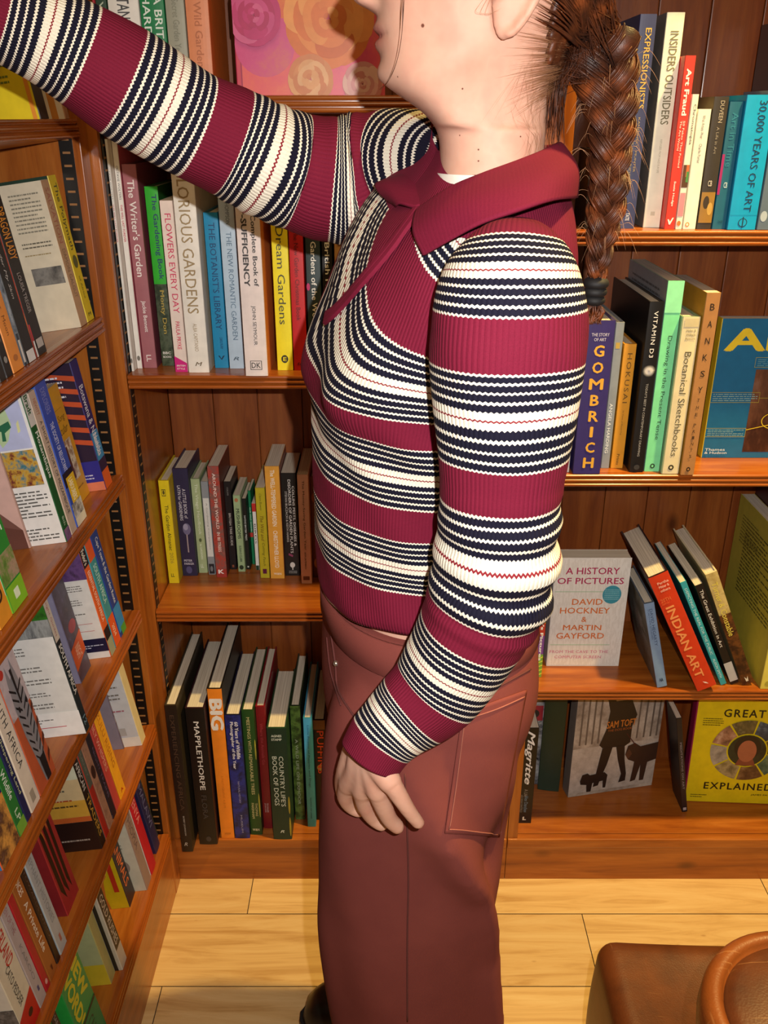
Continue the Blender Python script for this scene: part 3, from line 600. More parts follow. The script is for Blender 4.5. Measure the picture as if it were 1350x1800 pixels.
back_book(z, 1200, 1223, 403, 192, 'p', '#ece6d8', '#ece6d8', 'white paperback with a thin grey title left of the brown black one', G, [V('What Artists Wear', '#4c4a46', .05, .24, .4, .62, 0), V('Charlie Porter', '#4c4a46', .28, .44, .4, .62, 0), E('S', '#d98a3a', .3, .96, .16, .02), E('S', '#efe6d2', .3, .96, .09, .012)])
back_book(z, 1224, 1250, 403, 170, 'h', '#3a332c', '#3a332c', 'dark brown hardback with a band of old gold picture at the foot', G, [V('DUVEEN', '#a89c8a', .03, .19, .45, .72), V('A Life in Art', '#8f8474', .22, .42, .42, .6), Hh('S', 'CB', '#cfc6b8', .35, .62, .62, .665), B('S', '#9a7230', .04, .71, .96, .95), E('S', '#3f3222', .4, .79, .2, .05), E('S', '#c29a50', .7, .84, .18, .05)])
back_book(z, 1251, 1275, 403, 179, 'h', '#1f6078', '#1f6078', 'petrol blue hardback with a magenta edge, beside the bright cyan one', G, [V('Art in Time', '#2f7a90', .08, .5, .3, .75), B('S', '#a01a60', 0, .40, .18, .72), Hh('S', 'CB', '#c8dce2', .4, .62, .66, .665), Hh('S', 'TATE', '#123c4c', .35, .93, .7, .95)])
back_book(z, 1276, 1328, 404, 167, 'h', '#0f9fd2', '#0f86b4', 'thick bright cyan hardback with black capitals on the top right shelf', G, [V('30,000 YEARS OF ART', '#1c3a4a', .04, .86, .42, .72, .004), B('S', '#0b7aa4', 0, .885, 1, .888), E('S', '#1c3a4a', .5, .945, .16, .034), E('S', '#0f9fd2', .5, .945, .13, .028), B('S', '#1c3a4a', .48, .90, .52, .985)])
back_book(z, 1330, 1372, 404, 158, 'h', '#5f6f80', '#5f6f80', 'grey blue book cut by the right edge on the top right shelf', G, [E('S', '#aebac4', .2, .9, .14, .04)])
back_book(z, 1374, 1410, 404, 20, 'h', '#4a2a18', '#3c2012', 'tall brown hardback past the grey blue one at the right edge', G, [V('MASTERS', '#a8906c', .1, .6, .3, .7)], back='#4a2614', d=.2)

z = 0.886; G = 'art books on the middle shelf of the right bay'
back_book(z, 985, 1001, 830, 640, 'p', '#d8d4ce', '#cfc8bf', 'pale paperback showing a sliver between sleeve and purple book', G, [V('Paint', '#8a8680', .4, .6, .3, .7)])
back_book(z, 1007, 1055, 833, 564, 'h', '#352a6a', '#352a6a', 'thick purple hardback with big golden capitals stacked down the spine', G,
    [Hh('S', 'THE STORY', '#c8c2d4', .2, .075, .82, .095), Hh('S', 'OF ART', '#c8c2d4', .3, .105, .72, .125)] + [Hh('S', ch, '#e2a93a', a, .15 + .105 * i, b, .15 + .105 * i + .072, bold=.03) for i, (ch, a, b) in enumerate((('G', .33, .70), ('O', .33, .72), ('M', .27, .78), ('B', .36, .68), ('R', .36, .72), ('I', .46, .58), ('C', .36, .70), ('H', .32, .72)))], d=.17)
back_book(z, 1056, 1071, 823, 567, 'h', '#8a9098', '#8a9098', 'grey book with a white name running down, right of the purple one', G, [V('ANGELA HARDING', '#eef0f0', .54, .89, .25, .62, .004), B('S', '#b89a4a', .2, .13, .7, .17)], d=.18)
back_book(z, 1073, 1095, 823, 605, 'h', '#d8962c', '#c4841f', 'amber hardback with spaced brown capitals in the middle row', G, [V('HOKUSAI', '#6a4a1c', .07, .46, .36, .72, .0, space=1.25), V('36 Views of Mount Fuji', '#8a5f20', .52, .72, .42, .58, .0), V('Prints', '#6a4a1c', .88, .97, .4, .62)], d=.15)
back_book(z, 1106, 1131, 830, 531, 'h', '#100e10', '#0e0c0d', 'black book with a white starburst halfway down its spine', G, [V('VITAMIN D3', '#eae6e2', .05, .31, .38, .66, .006, space=1.15), V("TODAY'S BEST IN CONTEMPORARY DRAWING", '#a8a4a0', .46, .90, .42, .58, .0)] + [P('S', '#ddd6cc', [(.5 + .44 * math.cos(a), .385 + .036 * math.sin(a)), (.5 + .05 * math.cos(a + .9), .385 + .005 * math.sin(a + .9)), (.5 + .05 * math.cos(a - .9), .385 + .005 * math.sin(a - .9))]) for a in [2 * PI * k / 30 for k in range(30)]] + [E('S', '#3a3838', .45, .965, .2, .016)], d=.23)
back_book(z, 1132, 1159, 829, 494, 'p', '#7fe0a2', '#8a8c90', 'mint green paperback rising above the black starburst one', G, [Hh('S', 'CLAIRE', '#3a6a4c', .25, .03, .8, .043), Hh('S', 'GILMAN', '#3a6a4c', .25, .053, .8, .066), Hh('S', '+', '#3a6a4c', .45, .076, .58, .086), Hh('S', 'ROGER', '#3a6a4c', .25, .093, .8, .106), Hh('S', 'MALBERT', '#3a6a4c', .2, .113, .85, .126), V('Drawing in the Present Tense', '#2c4a38', .27, .82, .36, .68, .003), E('S', '#2c4a38', .5, .968, .16, .014), E('S', '#7fe0a2', .5, .968, .07, .007), B('S', '#94eab2', 0, 0, 1, .155), LN('L', '#4c4e52', .12, .05, .85, .25, 7, 4)], d=.235, back='#7f8186')
back_book(z, 1162, 1193, 833, 557, 'h', '#e3d3a8', '#7f9a7a', 'cream hardback with a green edge and grey title about sketchbooks', G, [B('S', '#8a9a74', 0, 0, .06, 1), Hh('S', 'Helen &', '#8a8060', .3, .075, .82, .09), Hh('S', 'William', '#8a8060', .3, .10, .82, .115), Hh('S', 'Bynum', '#8a8060', .3, .125, .82, .14), V('Botanical Sketchbooks', '#5c553f', .21, .88, .38, .74, .002), B('S', '#cfc096', .15, .01, .95, .06), E('S', '#3a3626', .5, .955, .16, .018), E('S', '#e3d3a8', .5, .955, .07, .008)], d=.17)
back_book(z, 1196, 1220, 835, 515, 'p', '#ad7a48', '#b98a2c', 'tan paperback with widely spaced black capitals left of the blue face out one', G,
    [Hh('S', ch, '#2a1d12', .36, .055 + .088 * i, .68, .055 + .088 * i + .034, bold=.004) for i, ch in enumerate('BANKSY')] + [Hh('S', ch, '#4a3420', .42, .56 + .04 * i, .6, .56 + .04 * i + .018) for i, ch in enumerate('THE')] + [Hh('S', ch, '#4a3420', .42, .70 + .036 * i, .6, .70 + .036 * i + .018) for i, ch in enumerate('PRINTS')] + [E('S', '#2a1d12', .5, .965, .15, .013), E('S', '#ad7a48', .5, .965, .07, .006)], d=.17)
bl = '#15648f'; yl = '#e3c62c'
face_book('p', onZ(1232, 805, z) + Vector((0, 0, .0005)), R(0), .020, .238, .19, '#c9b320', bl, 'blue art book standing face out with a big yellow title at the right edge', 'face out books in the back bookcases',
    [Hh('R', 'Art:', yl, .05, .065, .85, .225, bold=.03), B('R', photo(['#1c0f0c', '#3a2018', '#6b4430', '#8a6a5a'], 16, seed=9, stretch=(1, 1, .4)), .36, .35, 1, .955), E('R', '#a8836c', .62, .42, .12, .05)]
    + [B('R', '#a89a3c', *q) for q in ((.34, .265, 1, .268), (.34, .265, .343, .335), (.34, .333, 1, .336), (.0, .513, .43, .516), (.0, .585, .43, .588), (.427, .513, .43, .588), (0, .775, .36, .778), (0, .838, .36, .841), (.357, .775, .36, .841), (.43, .553, .72, .556))]
    + [LN('R', '#5f8f9c', .36, .275, .98, .33, 4, 1), LN('R', '#7fa0a0', .02, .52, .41, .58, 4, 2), LN('R', '#7fa0a0', .02, .782, .34, .836, 4, 3), P('R', yl, [(.36, .785), (.57, .745), (.575, .749), (.36, .79)]), E('R', yl, .57, .747, .018, .009), E('R', yl, .74, .555, .02, .01),
       P('R', yl, [(.6 + .12 * math.cos(a), .72 + .062 * math.sin(a)) for a in [2 * PI * k / 24 for k in range(25)]] + [(.6 + .113 * math.cos(a), .72 + .058 * math.sin(a)) for a in [2 * PI * k / 24 for k in range(24, -1, -1)]]),
       Hh('R', 'Thames', '#cfd8dc', .02, .925, .2, .945), Hh('R', '& Hudson', '#cfd8dc', .02, .95, .22, .968)])

z = 0.461; G = 'art books on the lower shelf of the right bay'
book('p', .013, .20, .13, '#5a8a3c', '#6a3f7a', 'colourful paperback with white title, spine edge showing beside the hip', G,
    [B('S', '#4f8ac0', 0, 0, 1, .1), B('S', '#6aa03c', 0, .1, 1, .3), B('S', '#d08a2c', 0, .3, 1, .42), B('S', '#b03a2c', 0, .42, 1, .55), B('S', '#7a4a96', 0, .55, 1, .75), B('S', '#7aa83c', 0, .75, 1, 1), V("Hockney's Pictures", '#f2f0ea', .10, .82, .24, .80, .035)] + [P('S', '#c9d84a', [(0, .80 + .045 * k), (1, .77 + .045 * k), (1, .785 + .045 * k), (0, .815 + .045 * k)]) for k in range(5)],
    Matrix.Translation(onZ(939, 1190, z) + Vector((0, 0, .0004))))
pk = '#b02a5c'; og = '#d8763a'
pw_ = onZ(1087, 1171, z).x - onZ(960, 1171, z).x
hist = [B('R', photo(['#dedad3', '#e8e5df', '#f2f0ec'], 90, seed=1, interp='CONSTANT', stretch=(1, 3, .6)), .01, .01, .99, .99), Hh('R', 'A HISTORY', pk, .15, .085, .86, .145), Hh('R', 'OF PICTURES', pk, .05, .175, .93, .232), Hh('R', 'DAVID', og, .27, .365, .68, .42), Hh('R', 'HOCKNEY', og, .12, .445, .79, .50), Hh('R', '&', og, .42, .53, .49, .578), Hh('R', 'MARTIN', og, .18, .605, .70, .655), Hh('R', 'GAYFORD', og, .10, .68, .75, .735),
    B('R', '#9fc29a', .03, .297, .85, .302), B('R', '#9fc29a', .03, .79, .84, .795), Hh('R', 'FROM THE CAVE TO THE', '#c8688a', .03, .845, .83, .872, bold=0), Hh('R', 'COMPUTER SCREEN', '#c8688a', .10, .895, .74, .922, bold=0), E('R', '#3a93a8', .79, .325, .125, .082), LN('R', '#8ac2cc', .69, .275, .89, .375, 6, 8)]
face_book('p', onZ(960, 1171, z) + Vector((0, 0, .0005)), 0, .034, onY(1020, 981, onZ(960, 1171, z).y).z - z, pw_, '#d8d3cb', '#e6e2db', 'white face out paperback with pink and orange capitals and a teal dot', 'face out books in the back bookcases', hist)
q = onZ(1078, 1160, z); book('p', .012, .125, .085, '#cfc9bd', '#cfc9bd', 'small white patterned book peeping out behind the white face out one', G, [LN('L', '#4a6a4a', .1, .1, .9, .9, 9, 3)], Matrix.Translation((q.x - .004, q.y + .052, z + .0004)))
def lean_book(px, py, t, h, d, deg, *a, **k):
    """leans to the left on its lower left edge: p = lower right front corner on the shelf"""
    decals = k.pop('decals', ()); back = k.pop('back', None)
    kind, spine, cov, label, group = a
    p = onZ(px, py, z); th = R(deg)
    m = Matrix.Translation((p.x, p.y, z + .0005)) @ Matrix.Rotation(-th, 4, 'Y') @ Matrix.Translation((0, 0, t * 0))
    # rotating left about the lower LEFT edge lifts the right edge; the book rests on its left foot
    return book(kind, t, h, d, spine, cov, label, group, decals, m, back)
lean_book(1155, 1209, .0185, .182, .14, 14.5, 'h', '#7f9cc0', '#4c5560', 'pale blue hardback tilting gently, left of the orange red one', G, decals=[V('DAVID HEGARTY', '#3a4a6a', .07, .50, .42, .70, .0), V('FURTHER STUDIES', '#4a5a7a', .07, .42, .24, .36, .0), Hh('S', 'HA', '#1c2a3c', .35, .89, .7, .935, bold=.04), P('L', '#7d8888', [(.3, .2), (.7, .3), (.6, .5), (.35, .45)]), LN('L', '#a8b0b0', .3, .3, .8, .6, 8, 6)], back=photo(['#2a3426', '#4a5248', '#6f7a7a', '#39403a'], 14, seed=3))
lean_book(1226, 1216, .036, .262, .19, 27, 'h', '#cf3a1a', '#2a1414', 'orange red hardback with orange capitals tilting left on the lower shelf', G, decals=[V('INDIAN ART', '#f09a5a', .26, .89, .2, .62, .02), Hh('S', '20TH', '#e0703c', .12, .185, .62, .215), Hh('S', 'CENTURY', '#e0703c', .12, .222, .5, .235), Hh('S', 'Partha', '#f2c8b0', .3, .055, .85, .075), Hh('S', 'Mitter &', '#f2c8b0', .3, .085, .8, .105), Hh('S', 'others', '#f2c8b0', .3, .115, .78, .135), P('S', '#f4e0d4', [(.42, .93), (.58, .945), (.66, .965), (.5, .95)])], back='#1c1012')
lean_book(1267, 1205, .011, .238, .16, 26.0, 'p', '#35a4b0', '#35a4b0', 'thin turquoise paperback leaning against the orange red one', G, decals=[V('DEPICTING THE REAL FOR THE PUBLIC', '#c8ecec', .06, .70, .3, .7, .004), V('ALISON SMITH', '#c8ecec', .74, .93, .3, .7)])
lean_book(1285, 1204, .015, .228, .165, 25.0, 'p', '#161314', '#161314', 'black leaning paperback with a pale block at the foot', G, decals=[V('The Great Exhibition in Art', '#e6e0d8', .05, .62, .3, .7, .004), B('S', '#b9b9bc', 0, .78, 1, .97)])
lean_book(1305, 1205, .021, .252, .19, 24.0, 'h', '#2a1a10', '#cfc09a', 'brown and gold leaning hardback with yellow title', G, decals=[B('S', photo(['#8a7440', '#b09a5c', '#cdb878', '#6a5428'], 30, seed=7), 0, 0, 1, .36), B('S', photo(['#1a0f0a', '#3a2012', '#6b3f1c', '#22140c'], 40, seed=5), 0, .36, 1, 1), V('Turner & Constable', '#e3d058', .08, .55, .22, .72, .008), P('S', '#e3dcc8', [(.35, .93), (.5, .955), (.65, .93), (.6, .975), (.4, .975)])], back='#b8a878')
back_book(z, 1336, 1361, 1211, 958, 'p', '#e0d25c', '#a8a03c', 'tall yellow green paperback at the right edge with small print on its side', G, [V('THE TIME IS ALWAYS NOW', '#4a4420', .05, .40, .55, .76, .004), V('ARTISTS REFRAME THE BLACK FIGURE', '#4a4420', .05, .46, .22, .42, .004), V('EKOW ESHUN', '#4a4420', .62, .76, .4, .6), E('S', '#b0a440', .5, .96, .25, .018), LN('L', '#4a4620', .22, .12, .92, .62, 20, 5), LN('L', '#6a6428', .12, .10, .5, .30, 9, 6)], d=.225, back='#a39b3a')
back_book(z, 1362, 1392, 1211, 925, 'h', '#3a1418', '#3a1418', 'dark maroon hardback past the yellow green one at the right edge', G, [V('REMBRANDT', '#a88a6c', .1, .6, .3, .7)], d=.225)
back_book(z, 1393, 1415, 1211, 950, 'h', '#20242c', '#20242c', 'blackish book furthest right on the lower shelf', G, [V('DRAWINGS', '#8a8a94', .1, .6, .3, .7)], d=.2)

z = BASE_Z; G = 'art books on the base of the right bay'
back_book(z, 902, 934, 1447, 1280, 'p', '#15110f', '#1c1714', 'black paperback with big white handwriting standing right of the trousers', G, [V('Magritte', '#f4f0ea', .03, .58, .22, .80, .02, shear=.35), V('A Life', '#8a8078', .63, .71, .4, .62), V('Alex Danchev', '#6f8298', .70, .88, .45, .68, .004), V('with SARAH WHITFIELD', '#8a8078', .69, .88, .22, .36, .0), P('S', '#d8d0c4', [(.42, .93), (.52, .925), (.52, .955), (.64, .955), (.64, .965), (.42, .965)])], d=.10)
face_book('h', onZ(938, 1362, z) + Vector((-.034, -.03, .0005)), R(0), .03, .25, .038, '#1c3a2a', '#c9c6c4', 'patterned pale book with red panel in shadow under the shelf', 'face out books in the back bookcases', [B('R', photo(['#d0cecc', '#b8b6b6', '#4a4a52', '#d8d6d4'], 30, seed=3), 0, 0, 1, 1), B('R', '#a82a3a', .1, .18, .95, .33), E('R', '#22252a', .5, .26, .25, .04), E('R', '#1f4a8a', .6, .8, .2, .04), P('R', '#22252a', [(.1, .62), (.9, .72), (.9, .74), (.1, .64)])])
face_book('h', onZ(982, 1392, z) + Vector((0, .0, .0005)), R(80), .045, .30, .085, '#16301f', '#16301f', 'dark green volume turned away beside the dog photograph', 'face out books in the back bookcases', [])
# the photograph of a walker with two dogs
p0 = onZ(998, 1402, z); p1 = onZ(1145, 1380, z)
ya = math.atan2(p1.y - p0.y, p1.x - p0.x); wd = (p1 - p0).length
dk = '#231c1a'
dog = [B('R', photo(['#6f655c', '#9a8f84', '#b8aea2', '#cfc6ba'], 26, seed=2), 0, 0, 1, 1), B('R', photo(['#a39b92', '#b9b1a8', '#cac3ba'], 60, seed=3), 0, .55, 1, .97)]
dog += [B('R', '#6a6058', x, .05, x + .02, .52) for x in (.06, .13, .2, .27, .72, .8, .88, .95)]
dog += [P('R', dk, [(.30, .02), (.36, .0), (.44, .16), (.62, .16), (.70, .3), (.66, .40), (.66, .55), (.60, .58), (.34, .57), (.30, .54), (.36, .40), (.38, .24)]), E('R', '#8a5a44', .52, .08, .07, .04), E('R', '#4a2a1e', .52, .05, .08, .035), Hh('R', 'SAM TOFT', '#c9782c', .36, .33, .70, .395, bold=.02), Hh('R', 'THE DOG BOOK', '#b0602c', .38, .405, .66, .425, bold=0),
        P('R', dk, [(.34, .57), (.46, .57), (.42, .72), (.36, .86), (.34, .92), (.28, .93), (.30, .80)]), P('R', dk, [(.50, .57), (.60, .57), (.62, .70), (.66, .84), (.66, .91), (.58, .92), (.60, .84), (.54, .70)]),
        P('R', dk, [(.12, .86), (.14, .80), (.20, .79), (.23, .81), (.40, .80), (.44, .83), (.43, .95), (.40, .95), (.39, .88), (.27, .89), (.26, .97), (.21, .97), (.20, .90), (.13, .89)]),
        P('R', '#3a2820', [(.62, .66), (.64, .58), (.72, .56), (.79, .60), (1.0, .58), (1.0, .74), (.90, .76), (.88, .93), (.83, .93), (.82, .78), (.78, .92), (.72, .93), (.74, .74), (.66, .71)]), P('R', '#5a3a2a', [(.62, .66), (.66, .61), (.70, .66), (.66, .71)]), P('R', '#4a1c1c', [(.60, .46), (.61, .46), (.74, .585), (.73, .59)])]
face_book('p', p0 + Vector((0, 0, .0005)), ya, .03, onY(1010, 1210, p0.y).z - z, wd, '#77706a', '#8a8078', 'face out photograph book of a walker with two dark dogs', 'face out books in the back bookcases', dog)
q = onZ(1185, 1407, z); book('p', .011, .24, .065, '#1d1b22', '#1a181c', 'thin dark paperback leaning left towards the dog photograph', G, [V('MEDITATIONS ON ART', '#8f8a94', .25, .75, .35, .7), B('S', '#b0aab0', .2, .95, .8, .98)], Matrix.Translation((q.x + .006, q.y - .035, z + .0005)) @ Matrix.Rotation(R(-10.5), 4, 'Y'))
p0 = onZ(1201, 1409, z); ybk = '#e6d011'
gx = [B('R', '#8f1a4a', 0, 0, .012, 1), Hh('R', 'GREAT ART', '#1f1a10', .27, .085, .97, .16, bold=.02, space=1.2), Hh('R', 'EXPLAINED', '#1f1a10', .18, .80, .86, .868, bold=.02, space=1.2), LN('R', '#5a5010', .08, .17, .28, .25, 4, 2), LN('R', '#5a5010', .06, .92, .22, .96, 2, 3), Hh('R', 'JAMES PAYNE', '#3a3210', .66, .905, .9, .925)]
ringc = [['#20402f', '#4a6a58', '#8a9a6a'], ['#3a2a1c', '#6a4a2c', '#9a7a50'], ['#7a6a3a', '#b0a070', '#54482a'], ['#c9bfa8', '#a8a090', '#6a6458'], ['#3a2a24', '#a87a5c', '#e0c0a0'], ['#8a7a4a', '#5a5230', '#b8ac80'], ['#24303c', '#3a4a5a', '#8090a0'], ['#5a3a1c', '#3a2412', '#8a6a3a']]
cu_, cv_ = .55, .475; ru = .36; rv = ru * .19 / .235
for k in range(8):
    a0 = 2 * PI * (k + .25) / 8 + .03; a1 = 2 * PI * (k + 1.25) / 8 - .03
    pts = [(cu_ + ru * math.cos(a0 + (a1 - a0) * i / 8), cv_ + rv * math.sin(a0 + (a1 - a0) * i / 8)) for i in range(9)] + [(cu_ + ru * .56 * math.cos(a1 - (a1 - a0) * i / 8), cv_ + rv * .56 * math.sin(a1 - (a1 - a0) * i / 8)) for i in range(9)]
    gx.append(P('R', photo(ringc[k], 40, seed=k * 1.3), pts))
gx += [E('R', photo(['#1c1a14', '#2f3424', '#3a4030'], 30, seed=1), cu_, cv_, ru * .52, rv * .52), E('R', '#2a2118', cu_, cv_ - .03, .13, .115), P('R', '#8a4a34', [(cu_ - .06, cv_ + .06), (cu_ + .06, cv_ + .06), (cu_ + .1, cv_ + .145), (cu_ - .1, cv_ + .145)]), E('R', '#b06a48', cu_, cv_ + .005, .092, .105)]
face_book('h', p0 + Vector((0, 0, .0005)), R(-3), .026, .246, .205, '#a01450', ybk, 'bright yellow face out hardback with a ring of small pictures', 'face out books in the back bookcases', gx, pitch=R(4))
# ------------------------------------------------------------------ travel books of the left bookcase, far end first
gr = '#77736e'
G = 'travel books on the top left shelf'
left_book("T", 116, 123, .19, 'p', '#b98a6a', '#e3d6c4', 'cream paperback under the sleeve, next to the yellow one on the upper left shelf', G, [B('L', '#c9863f', .86, 0, .93, 1), LN('L', gr, .2, .3, .8, .7, 10, 3)])
left_book('T', 72, 87, .20, 'p', '#2a2018', '#d9c21a', 'yellow paperback under the sleeve at the upper left', G, [V('SAFARI', '#d9c21a', .3, .8), B('L', '#d98a2c', .93, 0, .97, 1), LN('L', '#6b7a2c', .52, .55, .8, .82, 9, 2), E('L', '#c23a2c', .62, .42, .03, .015), B('L', '#a86a7a', .02, .74, .2, 1), B('L', '#3a5a7a', .0, .84, .14, 1)])

left_book('T', -165, -112, .20, 'h', '#5a3a24', '#5a3a24', 'brown hardback the raised hand rests on, just outside the left edge', G, [V('ATLAS', W_, .2, .7)])

G = 'travel books on the second left shelf'
left_book('A', 155, 166, .198, 'p', '#e3c81a', '#1f3a2a', 'yellow spined paperback at the far end of the second left shelf', G, [V('The Polymath', '#4a4210', .05, .50, .25, .78, .004), E('S', '#5a5a1c', .5, .58, .3, .045), V('of Africa', '#8a7a1c', .68, .84, .4, .6), Hh('S', 'M', '#5a5210', .3, .94, .7, .965)])
left_book('A', 143, 154, .194, 'p', '#c29a72', '#dccfb4', 'cream covered paperback with a small grey photo on its back', G, [V('SALVATION', '#b0644a', .05, .42, .25, .75, 0), V('DAMON GALGUT', '#8a6a4c', .46, .8, .3, .7, 0), B('L', photo(['#b5552c', '#d98a4a', '#e0a868', '#8a2a1c'], 18, seed=2, stretch=(1, 1, .5)), 0, 0, .70, 1), B('L', '#dccfb4', .55, 0, 1, 1), LN('L', '#8a8472', .62, .06, .94, .33, 10, 3), LN('L', '#6a6454', .62, .38, .94, .43, 2, 4), B('L', photo(['#3a3a38', '#6a6660', '#8a867e', '#4a4846'], 50, seed=1), .64, .56, .97, .68), LN('L', '#a08a5c', .62, .46, .9, .48, 1, 3)])
left_book('A', 66, 83, .198, 'p', '#17110f', '#8a3a22', 'black paperback with orange jagged lettering on the second left shelf', G, [V('The DRAGON LADY', '#e0902c', .04, .42, .2, .85, .016), V('LOUISA TREGER', '#a8a09a', .5, .74, .35, .65, .004), B('S', '#c2242c', .0, .80, .12, .9), B('S', '#e8e4de', .0, .9, .12, 1), B('S', '#b8b0a8', .25, .9, .85, .955), B('L', photo(['#c2502c', '#8a2a1c', '#e08a4a'], 20, seed=6), .4, 0, 1, 1)])
left_book('A', 49, 65, .196, 'p', '#110e0e', '#241a18', 'black paperback with slanted white title and a pale foot', G, [V('Learning Under My Skin', '#c9c4be', .08, .62, .35, .62, 0, shear=.3), B('S', '#dcd8d2', .15, .93, .9, 1)])
left_book('A', 44, 48, .19, 'p', '#27303c', '#27303c', 'thin black and steel blue paperback second from the orange one', G, [B('S', photo(['#1a1d24', '#5a6672', '#a8b0b8', '#20242c'], 40, seed=2), 0, .3, 1, .8), B('S', '#d4cec6', .1, .84, .9, .98)])
left_book('A', 25, 43, .186, 'p', '#e08a34', '#c9702a', 'orange paperback low in the dark row on the second left shelf', G, [V('Aeneas Rising', '#7a4214', .30, .62, .38, .64, 0, shear=.3), V('Moon', '#7a4214', .66, .78, .38, .64, 0), E('S', '#b0682c', .5, .92, .2, .02)])
left_book('A', 13, 24, .19, 'p', '#14100f', '#14100f', 'black paperback just left of the orange one', G, [V('CONFESSIONS', '#8a867f', .3, .8, .35, .7, 0), E('S', '#8a867f', .5, .9, .25, .02)])
left_book('A', 2, 12, .196, 'p', '#1c1916', '#1c1916', 'charcoal paperback second left of the orange one', G, [V('EMPIRE LINES', '#8a867f', .3, .8, .35, .7, 0)])
left_book('A', -14, 1, .19, 'p', '#cfcac2', '#cfcac2', 'whitish paperback cut by the left frame edge on the second shelf', G, [V('NOMAD', '#5a5650', .3, .7)])

G = 'travel books on the third left shelf'
left_book('B', 187, 197, .198, 'p', '#312a6e', '#2a1a34', 'purple and orange guide at the far end of the third left shelf', G, [V('Botswana & Namibia', '#e8e6f0', .19, .72, .22, .78, .012), B('S', '#3a90c8', .0, .55, 1, .77), V('Namibia', '#f0eef4', .57, .74, .22, .78, .012), B('S', '#2a2044', 0, .77, 1, .86), B('S', '#e0642c', 0, .86, 1, 1)] + [P('L', '#c2502c', [(.35 + .0 * k, .02 + .1 * k), (1, .10 + .1 * k), (1, .14 + .1 * k), (.35, .05 + .1 * k)]) for k in range(6)] + [P('L', '#14101c', [(.3, .2 + .1 * k), (.8, .2 + .1 * k), (.8, .24 + .1 * k), (.3, .23 + .1 * k)]) for k in range(4)] + [LN('L', '#e0dce4', .3, .08, .85, .26, 5, 2), B('L', '#2c2a8a', .3, .76, 1, .93), LN('L', '#c8c8e0', .5, .86, .9, .91, 2, 1), B('L', '#d87a5a', .3, .93, 1, 1)])
def yat_(px, Z, X):
    return ((X / ((px - 675) / FOC)) + (Z - CAM_H) * math.sin(PITCH)) / math.cos(PITCH)
ya_, yb2 = yat_(155, .90, LX - .008) + .002, yat_(186, .90, LX - .008) - .002
book('p', .012, .174, yb2 - ya_, '#c9901c', '#d09a24', 'ochre paperback with a small picture of figures, facing out beside the blue one', G,[Hh('R', 'A Full Song', '#6a4a14', .12, .24, .9, .31, bold=0, shear=.3), Hh('R', 'Particular', '#6a4a14', .18, .33, .9, .40, bold=0, shear=.3), B('R', photo(['#c8b496', '#8a6a50', '#e0d4bc', '#5a3a2a'], 50, seed=2), .22, .45, .84, .80), P('R', '#5a3226', [(.46, .5), (.6, .5), (.64, .78), (.38, .78)]), LN('R', '#8a6420', .2, .86, .85, .89, 1, 1), B('R', '#8a6420', .12, .19, .85, .193)], Matrix.Translation((LX - .032, ya_, LEFT_Z['B'] - .032 * math.sin(TILT) + .0003)) @ Matrix.Rotation(-TILT, 4, 'Y') @ Matrix.Translation((-.012, 0, .0002)))
left_book('B', 137, 152, .205, 'p', '#3450b0', '#3a6ac0', 'blue paperback with a yellow and pictured lower spine on the third left shelf', G, [V('THE SOCIETY OF RELUCTANT', '#d8dcf0', .28, .62, .28, .6, .01), V('EXPLORERS', '#8a90c8', .05, .22, .3, .7, 0), B('S', '#1d1a2c', 0, .62, 1, .72), B('S', '#e0b82c', .2, .66, 1, .84), V('LABOURERS', '#f4ecd0', .68, .83, .35, .75, .02), B('S', photo(['#1c1a18', '#8a8680', '#d8d4cc', '#2a2826'], 60, seed=3), 0, .84, 1, .94), B('S', '#e3dcc4', 0, .94, 1, 1)])
left_book('B', 127, 136, .200, 'p', '#c9b29e', '#b9a690', 'beige paperback with a long dark title leaning beside the blue one', G, [V('A SHORT HISTORY OF MOZAMBIQUE', '#4a3a34', .2, .86, .3, .74, .004), V('NEWITT', '#b06a4c', .05, .16, .3, .7)])
mz = [B('L', '#b9bfe0', 0, 0, .96, .36), P('L', '#b8cfa0', [(.35, .0), (.84, .0), (.90, .06), (.80, .1), (.82, .2), (.74, .30), (.66, .34), (.6, .2), (.42, .15)]), P('L', '#2a6a4a', [(.62, .22), (.80, .18), (.81, .22), (.73, .25), (.72, .3), (.68, .3), (.70, .24)]), P('L', '#d8d8a0', [(.87, .2), (.90, .18), (.89, .25), (.86, .26)]), B('L', photo(['#2a3a20', '#54663a', '#8a9a6a', '#c9d4d8'], 25, seed=3), 0, .37, .52, .60), B('L', photo(['#2a2430', '#7a3a2c', '#c9a03c', '#4a7a8a', '#2a5a2a'], 60, seed=4), .54, .37, .96, .60), LN('L', '#5a5854', .12, .63, .95, .86, 10, 2), LN('L', '#5a5854', .3, .88, .95, .97, 4, 6)]
left_book('B', 118, 126, .212, 'p', '#17592c', '#e9e6e2', 'tall white backed guide with a map and two photos, green spine', G, [B('S', '#d9d6ce', 0, 0, 1, .24), V('Bradt', '#1f5a2c', .05, .17, .2, .85, .03), V('Mozambique', '#e8ecdf', .28, .58, .2, .85, .02), V('8th', '#a8c0a0', .84, .9, .3, .7), B('S', photo(['#5a3a2a', '#7a5a8a', '#b0886a'], 40), 0, .92, 1, 1)] + mz)
